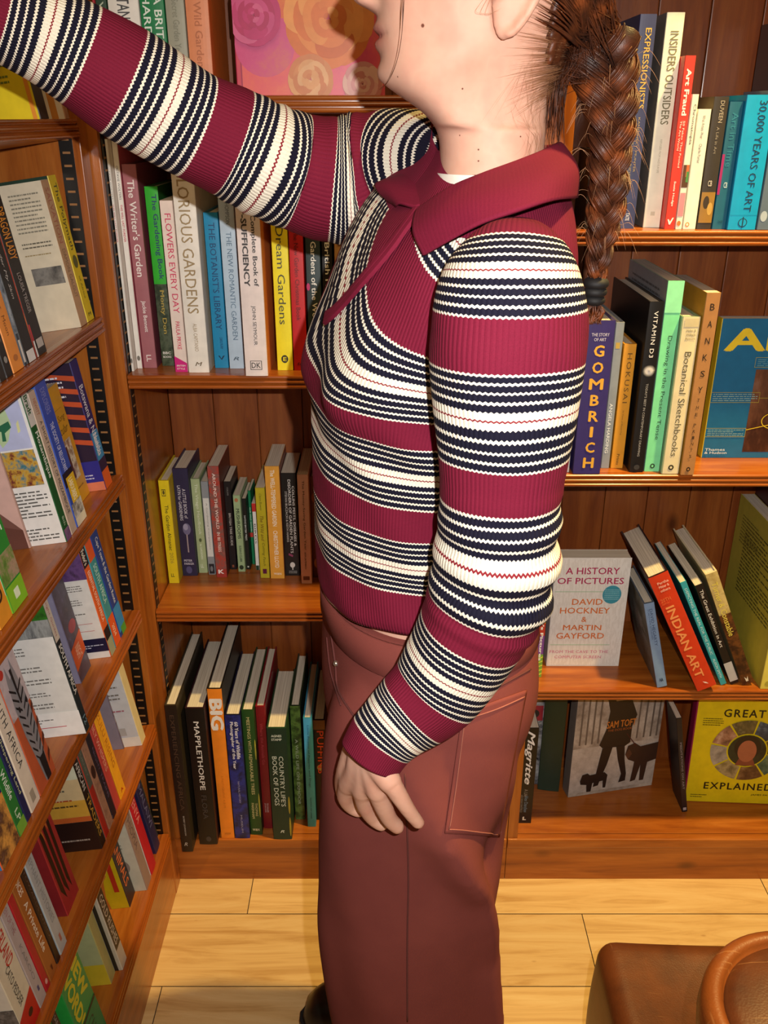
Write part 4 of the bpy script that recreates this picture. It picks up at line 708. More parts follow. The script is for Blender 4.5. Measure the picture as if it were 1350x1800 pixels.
left_book('B', 108, 117, .19, 'p', '#b08a7c', '#d8b0a4', 'pink covered paperback with a brown sketch, pushed back in front of the map guide', G, [P('L', '#7a5248', [(.52, .6), (.6, .55), (.98, .86), (.98, .9), (.8, .85)]), P('L', '#6a4238', [(.7, .8), (.98, .86), (.98, 1), (.75, 1)]), E('L', '#e6c8ba', .55, .45, .2, .12), LN('L', '#a87c70', .2, .1, .8, .3, 6, 4)], d=.13, inset=.056)
left_book('B', 24, 49, .20, 'p', '#2f8a34', '#e6e4de', 'green and white wildlife guide with a lime foot at lower left of the third shelf', G, [V('SAFARI GUIDE', '#eaf2e4', .05, .55, .45, .85, .016), V('VICTORIA FALLS', '#bfe0b4', .28, .62, .15, .36, .008), B('S', photo(['#3a5a2a', '#6a8a3c', '#b0907a', '#2f6a2a'], 40, seed=5), 0, .66, 1, .84), B('S', '#86c02c', 0, .85, 1, 1), V('1', '#e8f4d0', .89, .95, .35, .65), B('L', '#86c02c', 0, .88, 1, 1)])
left_book('B', 2, 23, .19, 'p', '#e2942c', '#d8862a', 'orange book by the left frame edge on the third shelf', G, [E('S', '#3a2a1c', .5, .82, .3, .05), E('S', '#e2942c', .5, .82, .18, .03), V('Namibia', '#4a2a10', .1, .6)])

G = 'travel books on the fourth left shelf'
left_book('C', 213, 222, .20, 'p', '#1f3f90', '#1f3f90', 'deep blue guide with pale title at the far end of the fourth left shelf', G, [V('Cape Town & the Garden Route', '#dfe4f0', .14, .72, .3, .75, .006), B('S', '#2a8ad0', 0, .74, 1, .96), B('S', '#4a9a3c', .3, .93, 1, 1)])
left_book('C', 204, 212, .198, 'p', '#3b92a0', '#3b92a0', 'teal and orange spined guide beside the deep blue one', G, [B('S', '#dc5a2a', 0, 0, 1, .24), V('SOUTH AFRICA', '#bfe0e0', .28, .62, .25, .75, .012), B('S', '#dc5a2a', 0, .74, 1, 1), V('2024', '#f0c8b4', .82, .92, .3, .7)])
left_book('C', 196, 203, .196, 'p', '#d9602c', '#e2dfda', 'white backed guide with a navy band near its foot and orange spine', G, [B('S', '#17142a', 0, 0, 1, .22), V("Fodor's", '#f0ece8', .08, .2, .2, .8, .02), V('ESSENTIAL SOUTH AFRICA', '#f6e0d4', .26, .7, .3, .72, .006), B('S', '#1c1a24', 0, .76, 1, .86), B('S', '#9aa08a', 0, .86, 1, 1), B('L', photo(['#1c1422', '#4a3260', '#6a4a80', '#2a2024'], 30, seed=2), 0, .08, 1, .30), LN('L', gr, .42, .34, .9, .40, 3, 1), LN('L', gr, .42, .46, .85, .52, 3, 2), LN('L', gr, .42, .58, .85, .63, 2, 3), B('L', '#b8524c', .45, .68, .9, .684), LN('L', '#4a4848', .45, .70, .75, .73, 1, 2), B('L', '#b8524c', .45, .745, .9, .749), B('L', '#17163a', 0, .82, 1, .94), LN('L', '#c0c4d8', .4, .87, .95, .91, 2, 3)])
left_book('C', 143, 160, .198, 'p', '#6f6a86', '#8a86a0', 'mauve photographic spined guide with an orange label, set back on its shelf', G, [B('S', photo(['#8a88b4', '#5a5468', '#4a4450', '#7a5a5a'], 22, seed=4), 0, 0, 1, 1), P('S', '#a8a8d0', [(0, 0), (1, .0), (1, .18), (0, .12)]), E('S', '#b04a50', .6, .58, .3, .05), P('S', '#dd5f2c', [(0, .72), (1, .66), (1, .84), (0, .90)]), V('INSIGHT', '#f6c8a8', .73, .84, .3, .7)], inset=.035)
left_book('C', 152, 158, .214, 'p', '#1c2a2e', '#dedbd6', 'big white backed guide protruding from the fourth shelf, dark teal spine', G, [B('S', '#cfc4b4', 0, 0, 1, .33), V('Insight Guides', '#b0584a', .03, .3, .3, .7, .0), V('SOUTH AFRICA', '#f0ece0', .36, .72, .2, .85, .02), V('12', '#7a9aa4', .89, .95, .2, .8), B('L', photo(['#16240f', '#2f6a1f', '#3f8a2c', '#1c2a18'], 30, seed=6), 0, 0, 1, .18), B('L', photo(['#2a2c2a', '#9a9c9a', '#54565a', '#c0c2c4'], 25, seed=3, stretch=(1, 2, .6)), 0, .16, 1, .28), LN('L', gr, .28, .33, .7, .40, 3, 1), Hh('L', 'Authenticity', '#4a4846', .28, .43, .55, .455), LN('L', gr, .28, .47, .8, .52, 2, 1), LN('L', gr, .28, .56, .85, .61, 2, 4), LN('L', gr, .3, .66, .8, .70, 2, 2), LN('L', gr, .3, .74, .8, .79, 2, 7), B('L', '#efece8', 0, .82, 1, 1), LN('L', gr, .35, .86, .75, .90, 2, 3), B('L', '#c23a4a', .3, .925, .85, .93)], inset=-.012, d=.15)
zk = '#1b191c'; zb = [P('S', '#8d888a', [(.30, .22), (.38, .12), (.46, .22), (.60, .20), (.66, .10), (.76, .22), (.86, .40), (.84, .62), (.76, .82), (.70, .98), (.44, .98), (.36, .80), (.26, .60), (.24, .40)])]
for k in range(9):
    y = .26 + .062 * k; q = .018
    zb.append(P('S', zk, [(.25 + .012 * k, y), (.50, y + .055), (.50, y + .055 + q), (.25 + .012 * k, y + q)])); zb.append(P('S', zk, [(.86 - .014 * k, y + .01), (.58, y + .06), (.58, y + .06 + q), (.86 - .014 * k, y + .01 + q)]))
zb += [P('S', zk, [(.42, .80), (.70, .80), (.68, .98), (.46, .98)]), E('S', zk, .36, .42, .05, .02), E('S', zk, .76, .42, .05, .02), P('S', zk, [(.48, .16), (.58, .16), (.56, .40), (.50, .40)])]
left_book('C', 72, 98, .20, 'p', '#c05a34', '#a89aa0', 'thick guide with a zebra close up on its spine', G, [B('S', photo(['#b0a4ac', '#c9b8b8', '#8a7a80'], 20, seed=3), 0, 0, 1, .45), E('S', '#c23a2c', .18, .14, .12, .03)] + [P('S', '#5a2a1a', [(.86 + .0 * k, .5 + .12 * k), (1, .46 + .12 * k), (1, .50 + .12 * k), (.80, .56 + .12 * k)]) for k in range(4)] + zb)
left_book('C', 57, 71, .20, 'p', '#e3d3bd', '#d9c6ae', 'beige paperback with spaced black capitals, left of the zebra guide', G, [B('S', '#e3d813', 0, 0, 1, .12), V('SOUTH AFRICA', '#2c2826', .16, .70, .3, .72, 0, space=1.1), B('S', '#a89a86', .3, .88, .7, .96)])
left_book('C', 49, 56, .19, 'p', '#1c2450', '#1c2450', 'navy paperback squeezed between beige and green spines', G, [V('The Whispering Land', '#c9cc9a', .2, .8, .25, .75, .01)])
left_book('C', 36, 48, .20, 'p', '#2a7a34', '#e9e7e4', 'green spined wildlife guide with a white back, near the left frame edge', G, [V('South African Wildlife', '#e8efe0', .2, .76, .3, .75, .012), V('LP', '#d0e0c0', .84, .92, .3, .7), B('S', '#7ab03c', 0, .92, 1, 1)])
left_book('C', 6, 35, .205, 'p', '#e2622a', '#2a8ad0', 'blue and orange guide cut by the left frame edge on the fourth shelf', G, [Hh('S', 'Africa', '#f2f0ec', .08, .42, .9, .5, bold=.03), B('S', '#2a8ad0', 0, 0, 1, .40), V('SOUTH', W_, .05, .35), B('S', '#241c60', 0, .55, 1, .66), B('S', photo(['#c9602c', '#e0a04a', '#5a3a2a', '#b0886a'], 30, seed=3), 0, .66, 1, 1), Hh('L', 'Africa', '#f2f0ec', .3, .45, .9, .52, bold=.03), P('L', '#241c60', [(0, .7), (1, .55), (1, .68), (0, .83)]), P('L', '#d2542a', [(0, .83), (1, .68), (1, .85), (0, 1)])])

G = 'travel books on the fifth left shelf'
left_book('D', 250, 256, .198, 'p', '#d9c79a', '#ccd0d6', 'pale blue backed guide at the far end of the fifth left shelf', G, [LN('L', gr, .35, .2, .9, .55, 9, 2), LN('L', '#a86a7a', .35, .6, .9, .68, 2, 5), B('L', '#8a7248', .42, .78, .6, .88), B('L', '#b0b0b0', .64, .80, .84, .88), B('L', '#e6e2da', 0, .90, 1, 1)])
left_book('D', 222, 234, .198, 'p', '#7a7488', '#8a8494', 'mauve spined guide with a blurred photo, set back beside the pale blue one', G, [B('S', photo(['#9aa0b8', '#6a5a6a', '#4a3038', '#b0a8b8'], 20, seed=2), 0, 0, 1, 1)], inset=.04)
left_book('D', 213, 221, .19, 'p', '#dd9a1c', '#cf8a1a', 'amber spined paperback leaning on the fifth left shelf', G, [V('ZULU RISING', '#a8661a', .15, .7, .3, .7, 0), Hh('S', 'A', '#b02a14', .3, .93, .7, .965)])
left_book('D', 206, 212, .19, 'p', '#b8403c', '#a83a34', 'brick pink paperback just left of the amber one', G, [V('DAILY WHISPERS', '#e0a89a', .1, .62, .25, .75, 0)])
left_book('D', 200, 205, .19, 'p', '#1c1624', '#1c1624', 'blackish paperback left of the brick pink one', G, [V('NIGHT TRAINS', '#6a5a7a', .3, .8, .3, .7, 0)])
left_book('D', 193, 199, .19, 'p', '#a8745a', '#8a5a48', 'tan brown photographic spined paperback among darker ones', G, [B('S', photo(['#8a5a48', '#b98a6c', '#6a4034'], 30, seed=4), 0, 0, 1, 1), E('S', '#3a1c18', .5, .45, .4, .06)])
left_book('D', 187, 192, .188, 'p', '#b8281c', '#5a6254', 'red footed paperback with a grey green upper spine', G, [B('S', '#5a6254', 0, 0, 1, .5), V('JOURNEY', '#8a9284', .1, .4, .3, .7, 0)])
left_book('D', 180, 186, .19, 'p', '#1f1510', '#cfd2b8', 'black spined paperback with white capitals and a sunset back', G, [V('THE AFRICAN', '#e6e0d4', .05, .44, .22, .8, .01), V('TRADERS', '#d0a03c', .5, .9, .22, .8, .01), B('L', '#cfd2b8', 0, 0, 1, .45), B('L', '#d0b98c', 0, .3, 1, .5), B('L', '#d0a03c', 0, .5, 1, .66), B('L', '#c2602a', 0, .66, 1, .71), B('L', '#2a1712', 0, .71, 1, 1), LN('L', '#5a5a4c', .3, .15, .8, .42, 7, 1), LN('L', '#a83a1c', .35, .48, .85, .51, 1, 3), LN('L', '#5a4420', .35, .53, .9, .57, 1, 4), B('L', '#d8d4cc', .38, .78, .52, .94), B('L', '#3a3834', .43, .82, .48, .9), LN('L', '#a8988c', .56, .87, .9, .91, 1, 3)])
rz = [P('S', '#1c0f0c', [(.05 + .3 * k, 0), (.2 + .3 * k, 0), (.3 + .22 * k, .9), (.1 + .25 * k, .8)]) for k in range(3)]
left_book('D', 120, 139, .20, 'p', '#a82a2c', '#8a2428', 'dark red book with black flame stripes, spine turned out mid shelf', G, rz + [P('S', '#c9742c', [(.1, 0), (.16, 0), (.3, .4), (.2, .3)]), P('S', '#c9742c', [(.5, 0), (.56, 0), (.6, .35), (.52, .3)])] + [P('L', '#1c0f0c', [(.1 + .25 * k, 0), (.22 + .25 * k, 0), (.4 + .2 * k, 1), (.3 + .2 * k, 1)]) for k in range(3)], inset=.02)
left_book('D', 108, 118, .198, 'p', '#b4b6b4', '#a8c4d8', 'pale grey blue paperback mid way along the fifth left shelf', G, [V('ELEPHANT HISTORIES', '#8a8a88', .15, .75, .3, .7, 0), B('S', '#b06a5a', .4, .87, .62, .93)])
left_book('D', 102, 107, .196, 'p', '#2a1a14', '#2a1a14', 'thin dark brown paperback beside the pale grey blue one', G, [V('TOWARDS AFRICA', '#6a5448', .2, .8, .3, .7, 0)])
left_book('D', 90, 101, .196, 'p', '#a8622a', '#9a5a24', 'chestnut paperback with white title left of the thin dark one', G, [V('NEW VOICES', '#f0e0c8', .02, .3, .3, .72, .012), V('A Private Life', '#f0e0c8', .36, .78, .3, .72, .012), P('S', '#5a1c10', [(.4, .92), (.6, .92), (.55, .96), (.45, .96)])])
left_book('D', 83, 89, .196, 'p', '#b81f2a', '#b81f2a', 'red paperback left of the chestnut one', G, [E('S', '#e0a8a0', .5, .94, .25, .02)])
left_book('D', 72, 82, .196, 'p', '#b7aaa8', '#b0a2a0', 'dusty grey paperback with faint lettering left of the red one', G, [V('MAIDEN OF THE', '#a06a6a', .1, .4, .3, .72, 0), V('KAROO', '#8a8280', .5, .8, .35, .65, 0), B('S', '#4a4a7a', .4, .86, .6, .9)])
left_book('D', 49, 71, .20, 'p', '#dcd2b8', '#e4ddcc', 'cream paperback with tall red letters and a red foot', G, [V('MOEDERLAND', '#c2342a', .08, .50, .45, .88, .016), V('CATO PEDDER', '#4a443a', .48, .78, .3, .55, .008), P('S', '#c41f1c', [(0, .84), (1, .78), (1, 1), (0, 1)]), E('S', '#3a1412', .6, .9, .14, .025), LN('L', '#8a8478', .3, .1, .9, .4, 9, 3), B('L', '#1c7a3c', .62, .46, .80, .60), B('L', photo(['#3a3836', '#8a8680', '#5a5854', '#b0aca4'], 40, seed=5), 0, .72, 1, 1)])

G = 'travel books on the bottom left shelf'
left_book('E', 282, 290, .196, 'h', '#2c2c2a', '#2c2c2a', 'dark grey book at the far end of the bottom left shelf', G, [V('ZANZIBAR', '#5a5a58', .2, .7)], inset=.02)
left_book('E', 275, 281, .19, 'h', '#22204a', '#22204a', 'navy book beside the dark grey one on the bottom left shelf', G, [V('MALAWI', '#5a5a8a', .2, .7)], inset=.012)
left_book('E', 267, 274, .19, 'h', '#b0182a', '#e3ddd6', 'crimson hardback with a white edge on the bottom left shelf', G, [V('KENYA', '#d8848a', .1, .4)])
left_book('E', 259, 266, .194, 'p', '#8a7474', '#c6c8ba', 'mauve spined paperback with a pale back and a grey disc', G, [V('ETHIOPIA', '#6a5456', .1, .55, .25, .75, .0), LN('L', '#8a8c80', .4, .2, .85, .5, 8, 2), E('L', '#8f827c', .62, .70, .25, .12), LN('L', '#6a5c58', .5, .68, .75, .73, 1, 2)])
left_book('E', 229, 244, .19, 'p', '#241c20', '#d0b818', 'yellow covered book with an orange giraffe, black spine', G, [V('ANIMALS', '#c9642c', .3, .8), P('L', '#c9742c', [(.62, 1), (.60, .8), (.72, .6), (.80, .56), (.82, .6), (.76, .66), (.72, .85), (.74, 1)]), B('L', '#b8321c', .86, .4, .93, .8)], inset=.03)
left_book('E', 216, 223, .19, 'p', '#cfc4b0', '#bcb6a6', 'black and white spined paperback left of the yellow cover', G, [B('S', '#201c18', .05, .16, .95, .78), V('GOLD RUSHES', '#d9d0bc', .2, .74, .22, .78, .012), B('L', '#26221c', .9, 0, .95, 1)])
left_book('E', 196, 203, .18, 'p', '#b9b06a', '#b7bc8a', 'pale green and straw paperback on the bottom left shelf', G, [LN('L', '#8a9468', .3, .2, .85, .5, 6, 3), B('L', '#d8c030', .4, .75, 1, 1)], inset=.02)
nw = '#d8d02c'
left_book('E', 163, 187, .19, 'p', '#1f9a4c', '#2fae4a', 'bright green book with big yellow letters, near the bottom left corner', G, [V("NEW", nw, .06, .5, .55, .9, .05), V("WORD!", nw, .06, .62, .1, .48, .05), B('S', '#138048', 0, .66, 1, 1), V('CA MILLS', '#123a24', .70, .97, .35, .7, .012), B('S', '#17120f', 0, .63, 1, .655)])
left_book('E', 148, 154, .18, 'p', '#241a18', '#3f8a2c', 'thin black and red spined book left of the bright green one', G, [B('S', photo(['#1a1210', '#8a1c18', '#c22c24', '#241a18'], 40, seed=3), 0, .3, 1, .9), V('ON SAFARI', '#b0a8a0', .02, .3, .3, .7, 0)])
left_book('E', 118, 146, .18, 'p', '#5a8a3c', '#5a8a3c', 'green book cut off at the bottom left of the frame', G, [V('WILD', W_, .2, .6)])
# ------------------------------------------------------------------ the person
def remesh(name, V, Fs, voxel, mats, parent, smooth_it=6):
    me = bpy.data.meshes.new(name); me.from_pydata([tuple(p) for p in V], [], Fs)
    bm = bmesh.new(); bm.from_mesh(me); bmesh.ops.recalc_face_normals(bm, faces=bm.faces[:])
    bm.to_mesh(me); bm.free()
    o = bpy.data.objects.new(name, me); C.objects.link(o)
    md = o.modifiers.new('r', 'REMESH'); md.mode = 'VOXEL'; md.voxel_size = voxel; md.adaptivity = 0
    if smooth_it:
        s = o.modifiers.new('s', 'SMOOTH'); s.factor = 0.5; s.iterations = smooth_it
    dg = bpy.context.evaluated_depsgraph_get(); ev = o.evaluated_get(dg)
    m2 = bpy.data.meshes.new_from_object(ev); o.modifiers.clear(); o.data = m2; bpy.data.meshes.remove(me); m2.name = name
    m2.materials.clear()
    for m in (mats if isinstance(mats, list) else [mats]): m2.materials.append(m)
    m2.polygons.foreach_set('use_smooth', [True] * len(m2.polygons))
    if parent is not None: o.parent = parent
    return o
def interp(tab, x):
    xs = [r[0] for r in tab]
    return [float(np.interp(x, xs, [r[k] for r in tab])) for k in range(1, len(tab[0]))]
def smooth_tab(tab, n=4):
    out = catmull(tab, n); return [tuple(r) for r in out]

ROOT = Vector((0.05, 0.90, 0))
person = empty('person', ROOT, 'woman in a striped maroon jumper and rust trousers reaching left with one arm', 'person')
def adopt(o, parent=person):
    """parent without moving: person sits at ROOT with no rotation"""
    o.parent = parent
    if parent is person: o.location = -ROOT
    return o

# ---- materials of the person
def skin_mat():
    m = NT('skin')
    at = m.n('ShaderNodeVertexColor', layer_name='tint')
    v = m.coords('Object'); a = m.noise(v, 28, 3); b = m.noise(v, 220, 2)
    base = m.ramp(a, [(0.3, srgb('#cb9680')), (0.55, srgb('#d4a58e')), (0.75, srgb('#cf9884'))])
    mx = m.n('ShaderNodeMix', data_type='RGBA', blend_type='MULTIPLY'); mx.inputs[0].default_value = 1.0
    m.l(base, mx.inputs[6]); m.l(at.outputs[0], mx.inputs[7]); m.l(mx.outputs[2], m.b.inputs['Base Color'])
    m.b.inputs['Roughness'].default_value = 0.55; m.b.inputs['Specular IOR Level'].default_value = 0.3; m.b.inputs['Subsurface Weight'].default_value = 0.12
    m.b.inputs['Subsurface Radius'].default_value = (0.012, 0.005, 0.003); m.b.inputs['Subsurface Scale'].default_value = 0.5
    m.bump(b, 0.12, 0.0006)
    return m
SKIN_NT = skin_mat(); SKIN = SKIN_NT.m
MAROON = '#741630'
def knit_mat(striped=True, name='ribbed_knit', rib=1.0):
    m = NT(name)
    uv = m.n('ShaderNodeUVMap'); uv.uv_map = 'knit'
    sep = m.n('ShaderNodeSeparateXYZ'); m.l(uv.outputs[0], sep.inputs[0]); u, vv_ = sep.outputs[0], sep.outputs[1]
    fu = m.math('FRACT', u); tri = m.math('ABSOLUTE', m.math('SUBTRACT', fu, 0.5))     # 0..0.5
    nz = m.noise(m.coords('Object'), 900, 1)
    if striped:
        zz = m.math('ADD', vv_, m.math('MULTIPLY', m.math('SUBTRACT', tri, 0.25), 0.022))
        f = m.math('FRACT', zz)
        seq = []
        wn = [('w', 11), ('n', 29)] * 4
        for k, wd in wn + [('w', 33.5), ('r', 8), ('w', 33.5)] + [('n', 29), ('w', 11)] * 4: seq.append((k, wd))
        tot = sum(x for _, x in seq); pos = 0; st = []
        cols = {'w': srgb('#efe6d2'), 'n': srgb('#151326'), 'r': srgb('#8a2430')}
        for k, wd in seq: st.append((pos * 0.64 / tot, cols[k])); pos += wd
        st.append((0.64, srgb(MAROON)))
        col = m.ramp(f, st, 'CONSTANT')
    else:
        rgb = m.n('ShaderNodeRGB'); rgb.outputs[0].default_value = srgb(MAROON); col = rgb.outputs[0]
    mx = m.n('ShaderNodeMix', data_type='RGBA', blend_type='MULTIPLY'); mx.inputs[0].default_value = 0.55
    m.l(col, mx.inputs[6]); m.l(m.ramp(nz, [(0.3, (0.75, 0.75, 0.75, 1)), (0.7, (1, 1, 1, 1))]), mx.inputs[7])
    m.l(mx.outputs[2], m.b.inputs['Base Color'])
    m.b.inputs['Roughness'].default_value = 0.85
    m.b.inputs['Specular IOR Level'].default_value = 0.2
    h = m.math('ADD', m.math('MULTIPLY', m.math('POWER', m.math('MULTIPLY', tri, 2.0), 0.6), rib), m.math('MULTIPLY', nz, 0.25))
    m.bump(h, 0.7, 0.0009)
    return m.m
KNIT = knit_mat(); PLAIN = knit_mat(False, 'plain_knit', 0.18)
def twill_mat():
    m = NT('rust_twill')
    v = m.coords('Object'); a = m.noise(v, 5, 4, 0.6); b = m.noise(v, 1400, 1)
    w = m.n('ShaderNodeTexWave', wave_type='BANDS', bands_direction='DIAGONAL', i_Scale=420.0, i_Distortion=0.6); m.l(v, w.inputs['Vector'])
    base = m.ramp(a, [(0.3, srgb('#743a35')), (0.7, srgb('#87463e'))])
    mx = m.n('ShaderNodeMix', data_type='RGBA', blend_type='MULTIPLY'); mx.inputs[0].default_value = 0.5
    m.l(base, mx.inputs[6]); m.l(m.ramp(w.outputs[0], [(0.2, (0.78, 0.74, 0.74, 1)), (0.8, (1, 1, 1, 1))]), mx.inputs[7]); m.l(mx.outputs[2], m.b.inputs['Base Color'])
    m.b.inputs['Roughness'].default_value = 0.95; m.b.inputs['Specular IOR Level'].default_value = 0.15
    m.bump(m.math('ADD', w.outputs[0], b), 0.25, 0.0005)
    return m.m
TWILL = twill_mat()
def hair_mat():
    m = NT('brown_hair')
    v = m.coords('Object'); a = m.noise(v, 55, 3)
    base = m.ramp(a, [(0.3, srgb('#2a140c')), (0.55, srgb('#522812')), (0.8, srgb('#8a461f'))])
    m.l(base, m.b.inputs['Base Color']); m.b.inputs['Roughness'].default_value = 0.48
    m.b.inputs['Specular IOR Level'].default_value = 0.4
    m.bump(m.noise(v, 700, 2), 0.3, 0.0008)
    return m.m
HAIR = hair_mat()
def fine_hair():
    m = NT('fine_hair'); m.b.inputs['Base Color'].default_value = srgb('#ac7c58'); m.b.inputs['Roughness'].default_value = 0.5; return m.m
FINE = fine_hair()

# ---- body frame: she faces left (-x), turned a little towards the shop
PSI = R(15); f_ = Vector((-math.cos(PSI), -math.sin(PSI), 0)); l_ = Vector((math.sin(PSI), -math.cos(PSI), 0))
#        z     cx     a_f    a_b    b
TOR = smooth_tab([
    (0.80, 0.050, 0.110, 0.128, 0.165), (0.90, 0.047, 0.1135, 0.110, 0.150), (0.94, 0.045, 0.116, 0.098, 0.140), (1.00, 0.045, 0.117, 0.088, 0.129), (1.06, 0.045, 0.117, 0.086, 0.130), (1.11, 0.046, 0.115, 0.090, 0.135),
    (1.16, 0.049, 0.109, 0.097, 0.143), (1.20, 0.053, 0.107, 0.100, 0.150), (1.245, 0.060, 0.106, 0.100, 0.158), (1.29, 0.069, 0.099, 0.095, 0.160), (1.325, 0.078, 0.084, 0.086, 0.142),
    (1.355, 0.088, 0.063, 0.074, 0.104), (1.38, 0.095, 0.050, 0.060, 0.072), (1.40, 0.098, 0.045, 0.050, 0.058)], 5)
def torso_pt(z, phi, off=0.0):
    cx, af, ab, b = interp(TOR, z)
    c, s = math.cos(phi), math.sin(phi); e = 0.90
    cc = math.copysign(abs(c) ** e, c); ss = math.copysign(abs(s) ** e, s)
    a = af if c > 0 else ab
    bust = 0.0
    for p0 in (-0.52, 0.52):
        d = (phi - p0 + PI) % (2 * PI) - PI
        bust += 0.027 * math.exp(-(d / 0.42) ** 2) * math.exp(-((z - 1.178) / (0.036 if z < 1.178 else 0.062)) ** 2)
    p = Vector((cx, 0.90, z)) + f_ * (a * cc + (bust + off) * max(c, 0) + min(c, 0) * off) + l_ * ((b + off) * ss + bust * s * 0.35)
    far = max(0.0, -s)                                  # the raised arm lifts the far shoulder
    k = max(0.0, min(1.0, (z - 1.2) / 0.14)); p.z += 0.038 * far * k * k * (3 - 2 * k)
    return p
VZ = [(0.930, 0.64), (0.984, 1.0), (1.045, 1.64), (1.079, 2.0), (1.143, 2.64), (1.168, 3.0), (1.226, 3.64), (1.278, 4.0), (1.338, 4.64), (1.42, 4.98)]
RISE = [(0.93, 0.010), (1.06, 0.010), (1.14, 0.013), (1.186, 0.018), (1.21, 0.030), (1.24, 0.052), (1.273, 0.076), (1.31, 0.097), (1.36, 0.115), (1.42, 0.125)]
def torso_v(z, phi):
    c, s = math.cos(phi), math.sin(phi)                # the raised arm drags the stripes up across the chest
    if z > 1.340 - 0.045 * max(0.0, -c) - 0.012 * max(0.0, s): return 4.8
    return interp(VZ, z - interp(RISE, z)[0] * (1 - s) * (1 if c > 0 else 0.7))[0]

def grid_uv(name, rows, uvs, mat, parent, closed=True, solid=0.0):
    """rows of points -> smooth mesh with a 'knit' uv"""
    n = len(rows[0]); v = [tuple(p) for r in rows for p in r]; f = []; luv = []
    for i in range(len(rows) - 1):
        for j in range(n if closed else n - 1):
            k = (j + 1) % n; f.append((i * n + j, i * n + k, (i + 1) * n + k, (i + 1) * n + j))
            u = [uvs[i][j], uvs[i][k], uvs[i + 1][k], uvs[i + 1][j]]
            if closed and k == 0:
                per = uvs[i][n - 1][0] - uvs[i][n - 2][0]
                u[1] = (uvs[i][j][0] + per, uvs[i][k][1]); u[2] = (uvs[i + 1][j][0] + per, uvs[i + 1][k][1])
            if abs(u[0][1] - u[2][1]) > 0.25: u = [(q[0], 4.8) for q in u]
            luv += u
    me = bpy.data.meshes.new(name); me.from_pydata(v, [], f)
    lay = me.uv_layers.new(name='knit'); lay.data.foreach_set('uv', [c for q in luv for c in q])
    o = link(name, me, mat, None, True)
    if solid:
        md = o.modifiers.new('s', 'SOLIDIFY'); md.thickness = solid; md.offset = -1
    if parent is not None: adopt(o, parent)
    return o

NP = 180
zs_ = np.linspace(0.934, 1.392, 130); rows = []; uvs = []
for i, z in enumerate(zs_):
    r = []; q = []
    for j in range(NP):
        phi = 2 * PI * j / NP
        wob = 0.0016 * math.sin(9 * phi + 40 * z) * math.sin(23 * z + 3 * phi) + 0.0022 * math.exp(-((z - 1.13) / 0.03) ** 2) * math.sin(55 * z * 2 + 7 * phi)
        hem = 0.0025 * math.exp(-((z - 0.934) / 0.006) ** 2)
        q_ = torso_pt(z, phi, 0.004 + wob - hem); q_.z += 0.014 * max(0, math.sin(phi)) * math.exp(-((z - 0.934) / 0.05) ** 2)
        r.append(q_); q.append((phi / (2 * PI) * 230, torso_v(z, phi)))
    rows.append(r); uvs.append(q)
sweater = grid_uv('sweater', rows, uvs, KNIT, person, True, 0.003)
sweater['label'] = 'maroon, navy and cream striped knitted jumper'
T_BVH = BVHTree.FromPolygons([tuple(p) for r in rows for p in r], [(i * NP + j, i * NP + (j + 1) % NP, (i + 1) * NP + (j + 1) % NP, (i + 1) * NP + j) for i in range(len(rows) - 1) for j in range(NP)])

def path_rings(ctrl, n_sub, sides, wr=None, flat=1.0):
    """ctrl: (px, py, Y, half width in px, v) -> rings and (u, v)"""
    C2 = []
    for px, py, Y, rp, v in ctrl:
        p = onY(px, py, Y); C2.append((p.x, p.y, p.z, rp / ppm(p), v))
    sm = catmull([c[:4] for c in C2], n_sub)
    vl = [C2[i][4] + (C2[i + 1][4] - C2[i][4]) * k / n_sub for i in range(len(C2) - 1) for k in range(n_sub)] + [C2[-1][4]]
    pts = [Vector(s[:3]) for s in sm]; rad = [s[3] for s in sm]
    R0 = tube(pts, rad, sides); out = []
    for i, r in enumerate(R0):
        c = pts[i]; rr = []
        for j, p in enumerate(r):
            a = 2 * PI * j / sides; k = 1 + (wr(i / (len(R0) - 1), a, vl[i]) if wr else 0)
            rr.append(c + (p - c) * k)
        out.append(rr)
    cnt = round(2 * PI * float(np.mean(rad)) / 0.0033)
    return out, [[(cnt * j / sides, vl[i]) for j in range(sides)] for i in range(len(out))], pts, rad

# near arm: shoulder cap, upper arm, bent elbow, forearm, cuff
NEAR = [(905, 455, 0.815, 40, -0.42), (903, 462, 0.785, 62, -0.28), (901, 472, 0.758, 84, -0.18), (899, 490, 0.738, 104, -0.07), (897, 512, 0.722, 120, 0.13), (894, 548, 0.7105, 130, 0.465), (892, 590, 0.706, 132.5, 0.71), (890, 632, 0.704, 131, 1.0), (887, 720, 0.702, 120, 1.38), (884, 795, 0.702, 109, 1.64),
        (880, 869, 0.701, 102, 2.0), (877, 938, 0.701, 103, 2.26), (868, 1005, 0.702, 104, 2.46), (853, 1058, 0.703, 101, 2.64), (829, 1110, 0.704, 92, 3.0), (800, 1160, 0.704, 85, 3.30), (765, 1210, 0.702, 78, 3.64), (726, 1246, 0.697, 70, 4.0), (698, 1271, 0.692, 62, 4.32), (673, 1297, 0.687, 56, 4.64), (652, 1330, 0.682, 53, 4.95)]
def near_wr(t, a, v):
    w = 0.012 * math.sin(3 * a + 14 * t) + 0.010 * math.sin(5 * a - 31 * t)
    e = math.exp(-((v - 2.45) / 0.35) ** 2)
    w += e * (0.085 * math.sin(v * 30) * (0.6 + 0.4 * math.cos(a - 2.6)))
    w += 0.02 * math.exp(-((v - 4.64) / 0.12) ** 2)
    return w
near_rings, near_uv, near_pts, near_rad = path_rings(NEAR, 7, 96, near_wr)
K0 = 7 * 7                                              # over the shoulder cap the rows follow the length of the cloth itself
acc = [0.0] * 96
